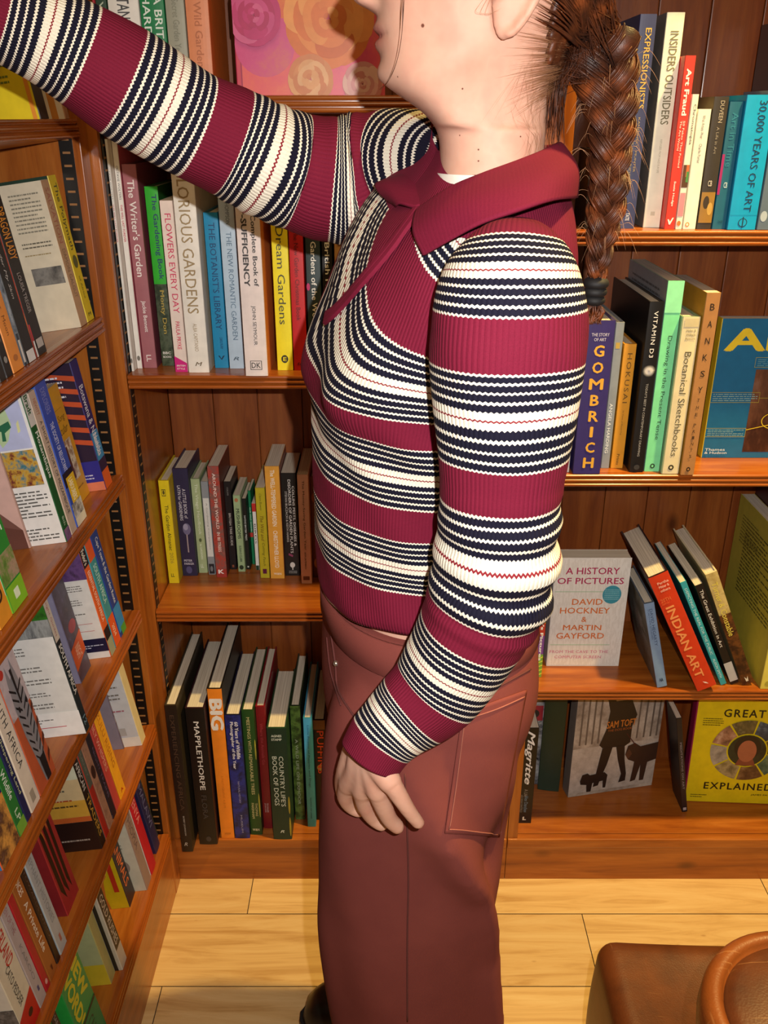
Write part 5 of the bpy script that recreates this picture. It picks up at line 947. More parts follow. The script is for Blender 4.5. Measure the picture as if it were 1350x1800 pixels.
for i in range(K0 - 1, -1, -1):
    for j in range(96):
        acc[j] += (near_rings[i + 1][j] - near_rings[i][j]).length
        near_uv[i][j] = (near_uv[i][j][0], max(-0.30, 1.0 - acc[j] / 0.112))
sleeve_n = grid_uv('sleeve', near_rings, near_uv, KNIT, sweater, True, 0.0025); sleeve_n.location = (0, 0, 0)
# far arm raised to the shelf
FAR = [(815, 290, 0.90, 48, -0.98), (782, 287, 0.935, 62, -0.86), (745, 284, 0.975, 78, -0.62), (700, 296, 1.015, 93, -0.36), (645, 316, 1.03, 104, 0.0), (585, 319, 1.03, 102, 0.64), (520, 303, 1.025, 94, 1.0), (465, 281, 1.01, 91, 1.30), (408, 251, 1.0, 89, 1.64), (342, 221, 0.985, 87, 2.0), (280, 184, 0.97, 89, 2.31), (215, 144, 0.955, 90, 2.64), (142, 99, 0.94, 84, 3.0), (75, 62, 0.925, 77, 3.32), (5, 30, 0.91, 70, 3.64), (-40, 8, 0.90, 62, 3.9), (-85, -16, 0.89, 55, 4.6), (-110, -30, 0.885, 52, 4.95)]
def far_wr(t, a, v):
    return 0.012 * math.sin(3 * a + 11 * t) + 0.012 * math.sin(4 * a - 29 * t) + 0.03 * math.exp(-((v - 0.2) / 0.5) ** 2) * math.sin(22 * v + 2 * a) + 0.022 * math.exp(-((v - 1.3) / 0.3) ** 2) * math.sin(30 * v)
far_rings, far_uv, far_pts, far_rad = path_rings(FAR, 7, 96, far_wr)
sleeve_f = grid_uv('sleeve', far_rings, far_uv, KNIT, sweater, True, 0.0025); sleeve_f.location = (0, 0, 0)

# collar, placket, undershirt
COL = [((737, 374, .822), (752, 449, .772)), ((790, 338, .800), (800, 421, .752)), ((850, 312, .796), (850, 394, .738)), ((910, 290, .808), (915, 371, .736)), ((955, 272, .832), (968, 353, .762)), ((981, 258, .875), (1001, 348, .83)), ((967, 262, .915), (995, 345, .92)), ((900, 268, .948), (905, 330, .985)), ((830, 280, .948), (805, 335, .99)), ((782, 293, .925), (722, 324, .962)), ((755, 326, .885), (667, 327, .935)), ((739, 370, .838), (705, 362, .885))]
ci = catmull([tuple(onY(*a)) for a, b in COL], 10); co = catmull([tuple(onY(*b)) for a, b in COL], 10)
ax = onY(868, 300, 0.875)
r0 = []; r1 = []; r2 = []; r3 = []; r4 = []
for a, b in zip(ci, co):
    a = Vector(a); b = Vector(b); d = a - ax; d.z = 0; d.normalize()
    r0.append(a - d * 0.004 - Vector((0, 0, 0.022))); r1.append(a - d * 0.001); r2.append(a + d * 0.0045 + (b - a) * 0.10 + Vector((0, 0, 0.001)))
    r3.append(a + (b - a) * 0.55 + d * 0.010 + Vector((0, 0, 0.003))); r4.append(b + d * 0.003)
rows_c = catmull([[c for p in r for c in p] for r in (r0, r1, r2, r3, r4)], 5)
rows_c = [[Vector(q[3 * i:3 * i + 3]) for i in range(len(r0))] for q in rows_c]
collar = grid_uv('collar', rows_c, [[(i * 0.9, 0.8) for i in range(len(r0))] for _ in rows_c], PLAIN, sweater, False, 0.003); collar.location = (0, 0, 0)
def hits(pxs, bvh, lift=0.0):
    out = []
    for px, py in pxs:
        h = bvh.ray_cast(O_, ray(px, py).normalized())
        if h[0] is not None:
            n = h[1] if h[1].dot(O_ - h[0]) > 0 else -h[1]; out.append((h[0] + n * lift, n))
    return out
pl_px = [tuple(p) for p in catmull([(741, 372), (718, 404), (694, 437), (668, 468), (642, 498), (617, 527), (596, 549), (580, 561)], 6)]
hp = hits(pl_px, T_BVH, 0.0035)
rp = []
for i, (p, n) in enumerate(hp):
    t = (hp[min(i + 1, len(hp) - 1)][0] - hp[max(i - 1, 0)][0]).normalized(); s = n.cross(t).normalized()
    wd = 0.0075
    rp.append([p - s * wd, p - s * wd * 0.8 + n * 0.003, p - s * 0.0004 + n * 0.0032, p + n * 0.0016, p + s * 0.0004 + n * 0.0032, p + s * wd * 0.8 + n * 0.003, p + s * wd, p - n * 0.003])
v, f = loft(rp, True, True)
pk_ = from_pd('placket', v, f, [PLAIN], sweater, False); pk_.data.uv_layers.new(name='knit')

# ---- head and neck
HX, HY, HZ = 0.085, 0.872, 1.430
HEAD = smooth_tab([(-0.13, 0.034, -0.085, 0.070), (-0.10, 0.034, -0.072, 0.057), (-0.07, 0.034, -0.063, 0.052), (-0.04, 0.034, -0.060, 0.050), (-0.022, 0.037, -0.060, 0.050), (-0.010, 0.046, -0.060, 0.0505), (0.0, 0.059, -0.060, 0.051), (0.008, 0.071, -0.061, 0.052), (0.018, 0.081, -0.063, 0.0535), (0.03, 0.0865, -0.066, 0.056), (0.05, 0.0895, -0.072, 0.060), (0.07, 0.0905, -0.080, 0.064), (0.09, 0.090, -0.088, 0.067),
    (0.12, 0.087, -0.098, 0.072), (0.145, 0.091, -0.102, 0.075), (0.165, 0.089, -0.101, 0.075), (0.188, 0.080, -0.094, 0.070), (0.207, 0.061, -0.076, 0.057), (0.222, 0.036, -0.048, 0.036), (0.231, 0.010, -0.012, 0.010)], 5)
NOSE = [(0.058, 0.0, .013), (0.070, 0.0, .013), (0.0745, 0.008, .0125), (0.079, 0.018, .012), (0.086, 0.025, .011), (0.094, 0.023, .010), (0.105, 0.016, .009), (0.118, 0.009, .008), (0.130, 0.004, .009), (0.145, 0.0, .012)]
def head_pt(h, phi, grow=0.0):
    uf, ub, hw = interp(HEAD, h); c, s = math.cos(phi), math.sin(phi)
    uc = 0.02 - 0.02 * min(1, max(0, (h - 0.03) / 0.08)) if h > -0.02 else -0.012
    e = 0.88
    w = hw * math.copysign(abs(s) ** e, s)
    u = uc + ((uf - uc) if c > 0 else (uc - ub)) * math.copysign(abs(c) ** e, c)
    if c > 0:
        g = lambda x, m, sg: math.exp(-((x - m) / sg) ** 2)
        na, ns = interp(NOSE, h); ff_ = c ** 0.5
        d = na * g(w, 0, ns) + 0.5 * na * (g(w, 0.012, 0.006) + g(w, -0.012, 0.006)) * g(h, 0.079, 0.008)
        d += 0.007 * g(h, 0.022, 0.011) * g(w, 0, 0.024) + 0.0045 * g(h, 0.0602, 0.0046) * g(w, 0, 0.019) + 0.0045 * g(h, 0.0472, 0.0050) * g(w, 0, 0.017)
        d -= 0.0050 * g(h, 0.0537, 0.0018) * g(w, 0, 0.025) + 0.0012 * g(h, 0.036, 0.005) * g(w, 0, 0.02)
        for sd in (-1, 1):
            d += -0.011 * g(h, 0.122, 0.013) * g(w, 0.031 * sd, 0.014) + 0.007 * g(h, 0.121, 0.008) * g(w, 0.031 * sd, 0.011)
            d += 0.004 * g(h, 0.092, 0.016) * g(w, 0.042 * sd, 0.018) + 0.004 * g(h, 0.138, 0.006) * g(w, 0.03 * sd, 0.02)
        u += d * ff_
    # jaw line from chin to below the ear
    hj = 0.010 + 0.040 * max(0, min(1, (0.085 - u) / 0.095)) ** 1.3
    k = math.exp(-((h - hj) / 0.022) ** 2) * (1 if u > -0.02 else max(0, 1 - (-0.02 - u) / 0.02)) * min(1, abs(s) * 1.4)
    w += math.copysign(0.0045 * k, s)
    return Vector((HX - u - (grow * c if grow else 0), HY - w - (grow * s if grow else 0), HZ + h))
hr = [[head_pt(h, 2 * PI * j / 112) for j in range(112)] for h in np.concatenate([np.linspace(-0.13, 0.0, 40), np.linspace(0.0018, 0.15, 90), np.linspace(0.153, 0.231, 36)])]
parts = [loft(hr, True, True)]
for sd in (-1, 1):                                     # ears
    c = Vector((HX + 0.016, HY - sd * 0.0665, HZ + 0.078))
    vs_ = []; N1, N2 = 14, 20
    for i in range(1, N1):
        th = PI * i / N1
        r = []
        for j in range(N2):
            p = 2 * PI * j / N2
            x = 0.0165 * math.sin(th) * math.cos(p); zz_ = 0.033 * math.cos(th); y = 0.0055 * math.sin(th) * math.sin(p)
            x *= 1.0 + 0.25 * (zz_ / 0.033); x += 0.006 * (zz_ / 0.033)
            r.append(c + Vector((x, -sd * (y + 0.004 + 0.30 * max(x, 0)), zz_)))
        vs_.append(r)
    parts.append(loft(vs_, True, True))
    hel = [c + Vector((x, -sd * (0.008 + 0.30 * max(x, 0)), zz_)) for x, zz_ in ((-.012, -.004), (-.013, .014), (-.004, .029), (.010, .033), (.021, .022), (.020, .004), (.013, -.012), (.004, -.024), (-.004, -.029))]
    hp_ = [Vector(q) for q in catmull([tuple(q) for q in hel], 4)]
    parts.append(loft(tube(hp_, [0.0036] * len(hp_), 8), True, True))
# trunk, arms and legs under the clothes
tr = [[torso_pt(z, 2 * PI * j / 64, -0.012) for j in range(64)] for z in np.linspace(0.80, 1.385, 50)]
parts.append(loft(tr, True, True))
parts.append(loft(tube(near_pts, [r * 0.66 for r in near_rad], 16), True, True))
parts.append(loft(tube(far_pts, [r * 0.66 for r in far_rad], 16), True, True))
for y_, x_ in ((0.812, 0.045), (0.99, 0.045)):
    parts.append(loft(tube([(x_, y_, z) for z in (0.86, 0.7, 0.5, 0.42, 0.25, 0.09, 0.06)], [0.07, 0.07, 0.052, 0.048, 0.05, 0.034, 0.034], 18), True, True))

# ---- hands
def finger(pts, rads):
    p = [Vector(q) for q in catmull([tuple(a) for a in pts], 5)]; r = [float(x) for x in np.interp(np.linspace(0, 1, len(p)), np.linspace(0, 1, len(rads)), rads)]
    # rounded tip
    t = (p[-1] - p[-2]).normalized()
    for k in range(1, 5):
        a = PI / 2 * k / 5; p.append(p[len(p) - 1] * 0 + Vector(p0_tip(p, t, r, a))); r.append(r_tip(r, a))
    return loft(tube(p, r, 12), True, True)
_tip = {}
def p0_tip(p, t, r, a):
    if id(p) not in _tip: _tip.clear(); _tip[id(p)] = (p[-1].copy(), r[-1])
    b, rr = _tip[id(p)]; return tuple(b + t * (rr * math.sin(a)))
def r_tip(r, a): return list(_tip.values())[0][1] * math.cos(a)
Pn = lambda px, py, Y: onY(px, py, Y)
wr = Pn(649, 1318, 0.682)
kn = [Pn(612, 1380, 0.706), Pn(637, 1392, 0.690), Pn(664, 1394, 0.674), Pn(690, 1380, 0.660)]       # index .. little finger
for k, q in enumerate(kn):
    parts.append(loft(tube([Vector(p) for p in catmull([tuple(wr + Vector((0.004 * (k - 1.5), -0.004 * (k - 1.5), 0))), tuple((wr * 0.5 + q * 0.5) + Vector((0, -0.004, 0.002))), tuple(q)], 6)], [0.0145, 0.0145, 0.0142, 0.014, 0.014, 0.0135, 0.013, 0.0125, 0.0122, 0.012, 0.0117, 0.0113, 0.0108], 14), True, True))
parts.append(finger([kn[0], Pn(608, 1400, 0.718), Pn(617, 1416, 0.726), Pn(630, 1424, 0.726)], [.0102, .0095, .0085, .0078]))
parts.append(finger([kn[1], Pn(643, 1416, 0.700), Pn(655, 1436, 0.708), Pn(670, 1448, 0.710)], [.0102, .0097, .0086, .0078]))
parts.append(finger([kn[2], Pn(674, 1418, 0.680), Pn(685, 1440, 0.686), Pn(698, 1453, 0.690)], [.0100, .0094, .0084, .0076]))
parts.append(finger([kn[3], Pn(705, 1404, 0.660), Pn(720, 1427, 0.662), Pn(735, 1446, 0.666)], [.0098, .0086, .0074, .0064]))
parts.append(finger([wr + Vector((-0.012, 0.02, -0.01)), Pn(612, 1352, 0.713), Pn(604, 1378, 0.733), Pn(606, 1402, 0.743)], [.0135, .012, .010, .008]))
# raised hand, just outside the frame, resting on the books
wf = far_pts[-1]; dirx = Vector((-1, -0.05, 0.22)).normalized(); side = Vector((0.0, 1, 0.0)); upv = dirx.cross(side).normalized()
if upv.z < 0: upv = -upv
rch = (LX - 0.009 - wf.x)                                # distance to the spines
for k in range(4):
    o_ = side * (0.020 * (1.5 - k) * 0.95); q = wf + dirx * 0.040 + o_
    parts.append(loft(tube([Vector(p) for p in catmull([tuple(wf - dirx * 0.01 + o_ * 0.5), tuple(wf + dirx * 0.02 + o_ * 0.8 + upv * 0.003), tuple(q)], 5)], [.0155, .015, .0145, .014, .0135, .013, .0128, .0125, .012, .0115, .011], 12), True, True))
    tx = LX - 0.004 - 0.008
    e_ = Vector((tx + 0.010, q.y + o_.y * 0.15, q.z - 0.030 - 0.004 * abs(k - 1.3)))
    parts.append(finger([q, Vector(((q.x + tx) / 2 + 0.004, q.y + o_.y * 0.1, q.z + 0.006)), Vector((tx + 0.014, q.y + o_.y * .15, q.z - 0.008)), e_], [.0098, .0092, .0084, .0074]))
parts.append(finger([wf + side * -0.016 + dirx * 0.008, wf + side * -0.036 + dirx * 0.03 - upv * 0.012, wf + side * -0.040 + dirx * 0.048 - upv * 0.026], [.013, .0105, .0085]))
V_, F_all = merge(parts)
body = remesh('body', V_, F_all, 0.0023, SKIN, None, 3); adopt(body)
# lip colour, brows and a few small moles as true skin pigment
co_ = np.empty(len(body.data.vertices) * 3); body.data.vertices.foreach_get('co', co_); co_ = co_.reshape(-1, 3)
u_ = HX - co_[:, 0]; w_ = co_[:, 1] - HY; h_ = co_[:, 2] - HZ
tint = np.ones((len(co_), 4))
lip = np.exp(-((h_ - 0.0535) / 0.0105) ** 4) * np.exp(-(w_ / 0.0245) ** 4) * (u_ > 0.072)
tint[:, :3] = 1 - lip[:, None] * (1 - np.array([0.72, 0.43, 0.46]))
ml = np.exp(-((h_ - 0.0538) / 0.0016) ** 2) * np.exp(-(w_ / 0.022) ** 4) * (u_ > 0.072); tint[:, :3] *= 1 - ml[:, None] * np.array([0.35, 0.45, 0.45])
for sd in (-1, 1):
    br = np.exp(-((h_ - 0.1405 + 0.15 * (abs(w_) - 0.03) ** 1) / 0.0032) ** 2) * np.exp(-((w_ - sd * 0.032) / 0.02) ** 4) * (u_ > 0.05)
    tint[:, :3] = tint[:, :3] * (1 - br[:, None] * (1 - np.array([0.3, 0.2, 0.15])))
    ch = np.exp(-((h_ - 0.06) / 0.03) ** 2) * np.exp(-((w_ - sd * 0.055) / 0.03) ** 2) * np.exp(-((u_ - 0.04) / 0.03) ** 2); tint[:, :3] *= 1 - ch[:, None] * np.array([0.0, 0.09, 0.08])
nails = [parts_tip for parts_tip in ()]
ca = body.data.color_attributes.new('tint', 'FLOAT_COLOR', 'POINT'); ca.data.foreach_set('color', tint.ravel())
B_BVH = BVHTree.FromPolygons([tuple(p) for p in co_], [tuple(p.vertices) for p in body.data.polygons])
m = SKIN_NT; src = m.b.inputs['Base Color'].links[0].from_socket
tc_ = m.n('ShaderNodeTexCoord')
for (px, py), rr_ in (((743, 45), .0017), ((699, 135), .0008), ((813, 156), .0009), ((841, 263), .0009), ((841, 283), .0009), ((808, 238), .0007), ((915, 240), .0008)):
    h = hits([(px, py)], B_BVH)
    if not h: continue
    d = m.n('ShaderNodeVectorMath', operation='DISTANCE'); m.l(tc_.outputs['Object'], d.inputs[0]); d.inputs[1].default_value = h[0][0]
    k = m.ramp(m.math('DIVIDE', d.outputs['Value'], rr_ * 2), [(0.30, (1, 1, 1, 1)), (0.55, (0, 0, 0, 1))])
    mx = m.n('ShaderNodeMix', data_type='RGBA'); m.l(k, mx.inputs[0]); m.l(src, mx.inputs[6]); mx.inputs[7].default_value = srgb('#6a3c2c'); src = mx.outputs[2]
m.l(src, m.b.inputs['Base Color'])

# undershirt in the neck opening
us = [[head_pt(h, 2 * PI * j / 60, 0.0045 + 0.08 * max(0, -0.066 - h)) for j in range(60)] for h in np.linspace(-0.100, -0.056, 12)]
uo = from_pd('undershirt', *loft(us, True, False), [paint('#e4ddd0', 0.9)], None, True); adopt(uo)

# ---- trousers: hips and two wide legs fused into one cloth surface
def leg_rings(cy, near):
    tab = smooth_tab([(0.012, 0.052, 0.108, 0.094), (0.15, 0.048, 0.106, 0.094), (0.29, 0.0395, 0.1055, 0.095), (0.38, 0.0345, 0.1095, 0.095), (0.50, 0.027, 0.1080, 0.095), (0.57, 0.031, 0.1085, 0.095), (0.645, 0.034, 0.1105, 0.094), (0.72, 0.039, 0.112, 0.092), (0.77, 0.041, 0.1105, 0.088), (0.83, 0.046, 0.104, 0.078), (0.87, 0.055, 0.09, 0.06)], 4)
    out = []
    for z in np.linspace(0.012, 0.87, 120):
        cx, a, b = interp(tab, z); r = []
        for j in range(96):
            phi = 2 * PI * j / 96; c, s = math.cos(phi), math.sin(phi); d = 0.0
            if near:
                pr = R(float(np.interp(z, [.2, .50, .615, .667, .72, .80], [150, 150, 134, 114, 100, 88])))
                d += 0.021 * math.exp(-((phi - pr) / 0.20) ** 2) * min(1, max(0, (0.82 - z) / 0.1))
                d -= 0.020 * math.exp(-((phi - R(150)) / 0.30) ** 2) * math.exp(-((z - 0.655) / 0.06) ** 2)
                d -= 0.006 * math.exp(-((phi - R(40)) / 0.30) ** 2) * min(1, max(0, (0.6 - z) / 0.2))
            d += 0.003 * math.sin(5 * phi + 7 * z) * math.sin(9 * z + phi) * min(1, (0.87 - z) * 4)
            e = 0.86
            r.append(Vector((cx - (a + d) * math.copysign(abs(c) ** e, c), cy - (b + d) * math.copysign(abs(s) ** e, s), z)))
        out.append(r)
    return out
hips = []
HIP = smooth_tab([(0.70, 0.042, 0.100, 0.120), (0.76, 0.044, 0.113, 0.158), (0.82, 0.0495, 0.1205, 0.168), (0.87, 0.050, 0.119, 0.160), (0.905, 0.049, 0.1175, 0.149), (0.932, 0.045, 0.1145, 0.143)], 4)
for z in np.linspace(0.70, 0.932, 40):
    cx, a, b = interp(HIP, z)
    hips.append([Vector((cx, 0.90, z)) + f_ * (a * math.copysign(abs(math.cos(p)) ** .9, math.cos(p))) + l_ * (b * math.copysign(abs(math.sin(p)) ** .9, math.sin(p))) for p in [2 * PI * j / 96 for j in range(96)]])
V_, F_all = merge([loft(hips), loft(leg_rings(0.812, True)), loft(leg_rings(0.988, False))])
trousers = remesh('trousers', V_, F_all, 0.005, TWILL, None, 12); adopt(trousers)
trousers['label'] = 'rust brown wide legged twill trousers'
tco = [tuple(v.co) for v in trousers.data.vertices]
TR_BVH = BVHTree.FromPolygons(tco, [tuple(p.vertices) for p in trousers.data.polygons])
def cloth_patch(name, quad, nu, nv, lift, thick, mat, parent):
    """a sewn-on piece: the quad of picture corners is laid onto the cloth it is sewn to"""
    (a, b, c, d) = [np.array(q, float) for q in quad]; V2 = []; ok = {}
    for i in range(nv + 1):
        for j in range(nu + 1):
            s, t = j / nu, i / nv; q = (a * (1 - s) + b * s) * (1 - t) + (d * (1 - s) + c * s) * t
            h = hits([tuple(q)], TR_BVH, lift)
            if h: ok[(i, j)] = len(V2); V2.append(h[0][0])
    F2 = [tuple(ok[k] for k in ((i, j), (i, j + 1), (i + 1, j + 1), (i + 1, j))) for i in range(nv) for j in range(nu) if all(k in ok for k in ((i, j), (i, j + 1), (i + 1, j + 1), (i + 1, j)))]
    o = from_pd(name, V2, F2, [mat], parent, True)
    md = o.modifiers.new('s', 'SOLIDIFY'); md.thickness = thick; md.offset = 0
    return o
def seam(name, pxs, rad, mat, parent, lift=0.0006, n=8):
    h = hits([tuple(p) for p in catmull(pxs, n)], TR_BVH, lift)
    if len(h) < 3: return
    r = tube([p for p, _ in h], rad, 6); return from_pd(name, *loft(r), [mat], parent, True)
SEAM = paint('#5c2a26', 0.9); THREAD = paint('#9a5a4c', 0.9)
cloth_patch('back_pocket', [(812, 1252), (924, 1212), (876, 1470), (781, 1464)], 26, 40, 0.0012, 0.0022, TWILL, trousers)
seam('pocket_stitching', [(818, 1262), (868, 1246), (918, 1224)], 0.0007, THREAD, trousers, 0.003)
seam('pocket_stitching', [(815, 1270), (803, 1360), (788, 1456)], 0.0006, THREAD, trousers, 0.003)
seam('pocket_stitching', [(788, 1456), (830, 1460), (872, 1464)], 0.0006, THREAD, trousers, 0.003)
seam('yoke_seam', [(738, 1262), (800, 1240), (860, 1215), (932, 1176)], 0.0011, SEAM, trousers)
seam('side_seam', [(712, 1360), (716, 1450), (718, 1550), (716, 1650), (716, 1795)], 0.0009, SEAM, trousers)
seam('pocket_opening', [(582, 1110), (590, 1165), (596, 1215), (625, 1262)], 0.0012, SEAM, trousers)
seam('fly_seam', [(575, 1120), (582, 1180), (600, 1240)], 0.0009, SEAM, trousers)
wbr = []
for z in (0.893, 0.895, 0.912, 0.932, 0.9325, 0.926):
    cx, a, b = interp(HIP, min(z, 0.932)); o2 = {0.893: 0.000, 0.895: 0.0028, 0.912: 0.0026, 0.932: 0.0018, 0.9325: -0.001, 0.926: -0.003}[z]
    wbr.append([Vector((cx, 0.90, z)) + f_ * ((a + o2) * math.copysign(abs(math.cos(p)) ** .9, math.cos(p))) + l_ * ((b + o2) * math.copysign(abs(math.sin(p)) ** .9, math.sin(p))) for p in [2 * PI * j / 96 for j in range(96)]])
from_pd('waistband', *loft(wbr, True, False), [TWILL], trousers, True)
hrv = hits([(592, 1166)], TR_BVH, 0.001)
if hrv:
    bm = bmesh.new(); bmesh.ops.create_uvsphere(bm, u_segments=12, v_segments=8, radius=0.0034); bmesh.ops.translate(bm, vec=hrv[0][0], verts=bm.verts)
    rv = bm_obj('rivet', bm, paint('#c9c2b4', 0.25, 0.9), trousers, True)

# ---- shoes
def shoe(toe_x, cy):
    L_ = 0.265; up_ = []; so = []
    for i in range(25):
        t = i / 24; x = toe_x + L_ * t
        hw = 0.048 * (max(0.0, 1 - (1 - min(1, t / 0.30)) ** 2.4)) ** 0.5 * (1 - 0.16 * math.exp(-((t - 0.55) / 0.18) ** 2)) * (max(0.0, 1 - max(0, (t - 0.82) / 0.18) ** 2.6)) ** 0.5
        ht = 0.032 + 0.062 * (max(0.0, 1 - (1 - min(1, t / 0.22)) ** 2)) ** 0.5 + 0.05 * max(0, (t - 0.45)) * (1 if t < .95 else .7)
        hw = max(hw, 0.004)
        up_.append([Vector((x, cy - hw * math.copysign(abs(math.cos(a)) ** .8, math.cos(a)), 0.028 + (ht - 0.028) * max(0, math.sin(a)) ** .75 - 0.004 * (math.sin(a) < 0))) for a in [2 * PI * k / 24 for k in range(24)]])
        hs = hw + 0.004
        so.append([Vector((x + (-0.004 if i == 0 else 0.004 if i == 24 else 0), cy + q * hs, zz)) for q, zz in ((-1, 0.002), (1, 0.002), (1.02, 0.016), (1, 0.033), (-1, 0.033), (-1.02, 0.016))])
    u = from_pd('shoe', *loft(up_), [paint('#16120f', 0.35)], None, True); adopt(u)
    s = from_pd('sole', *loft(so), [paint('#0e0c0b', 0.6)], u); s.location = (0, 0, 0)
shoe(-0.138, 1.022); shoe(-0.125, 0.815)

# ---- hair: pulled-back cap, braid, tie, loose strands
def hair_ok(h, phi):
    c = math.cos(phi); s = abs(math.sin(phi))
    u = interp(HEAD, max(h, -0.02))[0] * c if c > 0 else -interp(HEAD, max(h, -0.02))[1] * c
    line = 0.178 - 0.02 * s if c > 0.35 else (0.10 + 0.078 * (c - (-0.48)) / 0.83 if c > -0.48 else 0.10 - 0.070 * min(1, (-0.48 - c) / 0.3))
    return h > line
hv = []; hidx = {}; hf = []
HS = list(np.linspace(-0.012, 0.231, 70)); NJ = 110
for i, h in enumerate(HS):
    for j in range(NJ):
        phi = 2 * PI * j / NJ
        g = 0.0055 + 0.0004 * math.sin(40 * phi + 3 * math.sin(30 * h)) + 0.0003 * math.sin(75 * phi)
        p = head_pt(h, phi, g); p.z += 0.006 * max(0, (h - 0.15) / 0.08); hidx[(i, j)] = len(hv); hv.append(p)
for i in range(len(HS) - 1):
    for j in range(NJ):
        if hair_ok(HS[i], 2 * PI * (j + .5) / NJ): hf.append((hidx[(i, j)], hidx[(i, (j + 1) % NJ)], hidx[(i + 1, (j + 1) % NJ)], hidx[(i + 1, j)]))
hf.append(tuple(hidx[(len(HS) - 1, j)] for j in range(NJ)))
hair = from_pd('hair', hv, hf, [HAIR], None, True); adopt(hair)
bm = bmesh.new(); bm.from_mesh(hair.data); bmesh.ops.delete(bm, geom=[v for v in bm.verts if not v.link_faces], context='VERTS'); bm.to_mesh(hair.data); bm.free()
md = hair.modifiers.new('s', 'SOLIDIFY'); md.thickness = 0.005; md.offset = -1
hair['label'] = 'dark brown hair pulled back into a plait'
rg = random.Random(11)
def strands(name, paths, rads, parent, sides=4, mat=None):
    P_ = []
    for p, r in zip(paths, rads): P_.append(loft(tube(p, [r * min(1.0, 0.15 + 2.2 * i / len(p)) * min(1.0, 0.2 + 2.5 * (len(p) - 1 - i) / len(p)) for i in range(len(p))], sides), True, True))
    o = from_pd(name, *merge(P_), [mat or HAIR], parent, True); o.location = (0, 0, 0); return o
def cpath(ctrl, n=6): return [Vector(q) for q in catmull([tuple(c) for c in ctrl], n)]
# hair sweeping back from the temple to the nape and into the braid
BR = [(1052, 70, .880, 78), (1062, 115, .876, 66), (1068, 160, .872, 56), (1074, 210, .868, 46), (1074, 255, .866, 41), (1070, 300, .864, 38), (1068, 345, .862, 37), (1062, 390, .861, 32), (1056, 430, .861, 26), (1051, 465, .861, 22), (1047, 498, .861, 15)]
bc = []
for px, py, Y, wpx in BR:
    p = onY(px, py, Y); bc.append((p.x, p.y, p.z, wpx / ppm(p)))
bs = catmull(bc, 22)
braid_paths = []; braid_rads = []; core_p = []; core_r = []
arc = [0.0]
for i in range(1, len(bs)): arc.append(arc[-1] + float(np.linalg.norm(bs[i][:3] - bs[i - 1][:3])))
tot = arc[-1]
def theta(i): return 2 * PI * (3.05 * (arc[i] / tot) ** 1.12)
for k in range(3):
    cen = []; rad = []
    for i, b in enumerate(bs):
        th = theta(i) + 2 * PI * k / 3; wv = b[3]
        cen.append(Vector((b[0] + 0.52 * wv * math.sin(th), b[1] + 0.40 * wv * math.sin(2 * th), b[2]))); rad.append(max(0.0035, 0.46 * wv))
    core_p.append(cen); core_r.append([r * 0.88 for r in rad])
    ring = tube(cen, rad, 30, 0.9)
    for q in range(30):
        ph = rg.uniform(0, 1); tw = rg.uniform(0.6, 1.6); k0 = rg.randint(0, 12); k1 = rg.randint(len(cen) - 25, len(cen))
        pth = []
        for i in range(k0, k1):
            j = (q + tw * i * 0.06) % 30; ja = int(j); fr = j - ja
            p = ring[i][ja].lerp(ring[i][(ja + 1) % 30], fr); pth.append(cen[i] + (p - cen[i]) * (0.92 + 0.16 * ph * (0.6 + 0.4 * math.sin(i * 0.2 + q))))
        braid_paths.append(pth[::2]); braid_rads.append(rg.uniform(0.0006, 0.0013))
P_ = [loft(tube(p, r, 14, 0.9)) for p, r in zip(core_p, core_r)] + [loft(tube(p, r, 4)) for p, r in zip(braid_paths, braid_rads)]
braid = from_pd('braid', *merge(P_), [HAIR], hair, True); braid.location = (0, 0, 0)
# sweeping layer over the back of the head into the braid root
sw = []; sr = []
for q in range(260):
    a = rg.uniform(0, 1); h0 = rg.uniform(0.06, 0.20); ph0 = R(rg.uniform(80, 125)) * rg.choice((1, 1, 1, -1))
    if h0 < 0.10 and abs(ph0) < R(112): h0 += 0.05
    ends = onY(1050 + rg.uniform(-46, 46), 95 + rg.uniform(-65, 45), .878 + rg.uniform(-.022, .022))
    ctrl = []
    for s in (0, .35, .7):
        h = h0 + (0.035 - h0) * s * 0.85; ph = ph0 + (math.copysign(R(168), ph0) - ph0) * s
        ctrl.append(head_pt(h, ph, 0.0125 + rg.uniform(0, 0.004)))
    ctrl.append(ends); sw.append(cpath(ctrl, 6)); sr.append(rg.uniform(0.0008, 0.0016))
strands('swept_back_strands', sw, sr, hair)
# nape and neck wisps, flyaways, the long strand in front of the cheek
lp = []; lr = []
for q in range(420):                                  # from the hairline behind the ear, combed back into the plait
    k = rg.random(); h0 = 0.005 + 0.095 * k; h0 += rg.gauss(0, .008); ph = R(146 - 18 * k + rg.gauss(2, 6)); a = head_pt(h0, ph, 0.0008)
    b = head_pt(h0 * 0.72 + 0.012 + rg.uniform(-.004, .004), ph + R(26), 0.0065 + rg.uniform(0, .003)); tgt = onY(rg.uniform(1000, 1085), rg.uniform(40, 150), .866 + rg.uniform(-.022, .022))
    lp.append(cpath([a, b, b.lerp(tgt, .55) + Vector((0, 0, rg.uniform(-.004, .003))), tgt], 6)); lr.append(rg.uniform(0.00012, 0.00035))
for q in range(130):
    x0 = rg.uniform(956, 990); lp.append(cpath([onY(x0 + rg.uniform(6, 30), rg.uniform(70, 120), .868 + rg.uniform(-.02, .02)), onY(x0 + rg.uniform(0, 8), 165, .866 + rg.uniform(-.02, .02)), onY(x0 + rg.uniform(-8, 4), rg.uniform(215, 268), .868 + rg.uniform(-.02, .02))], 6)); lr.append(rg.uniform(0.0002, 0.0005))
strands('nape_strands', lp, lr, hair, 3)
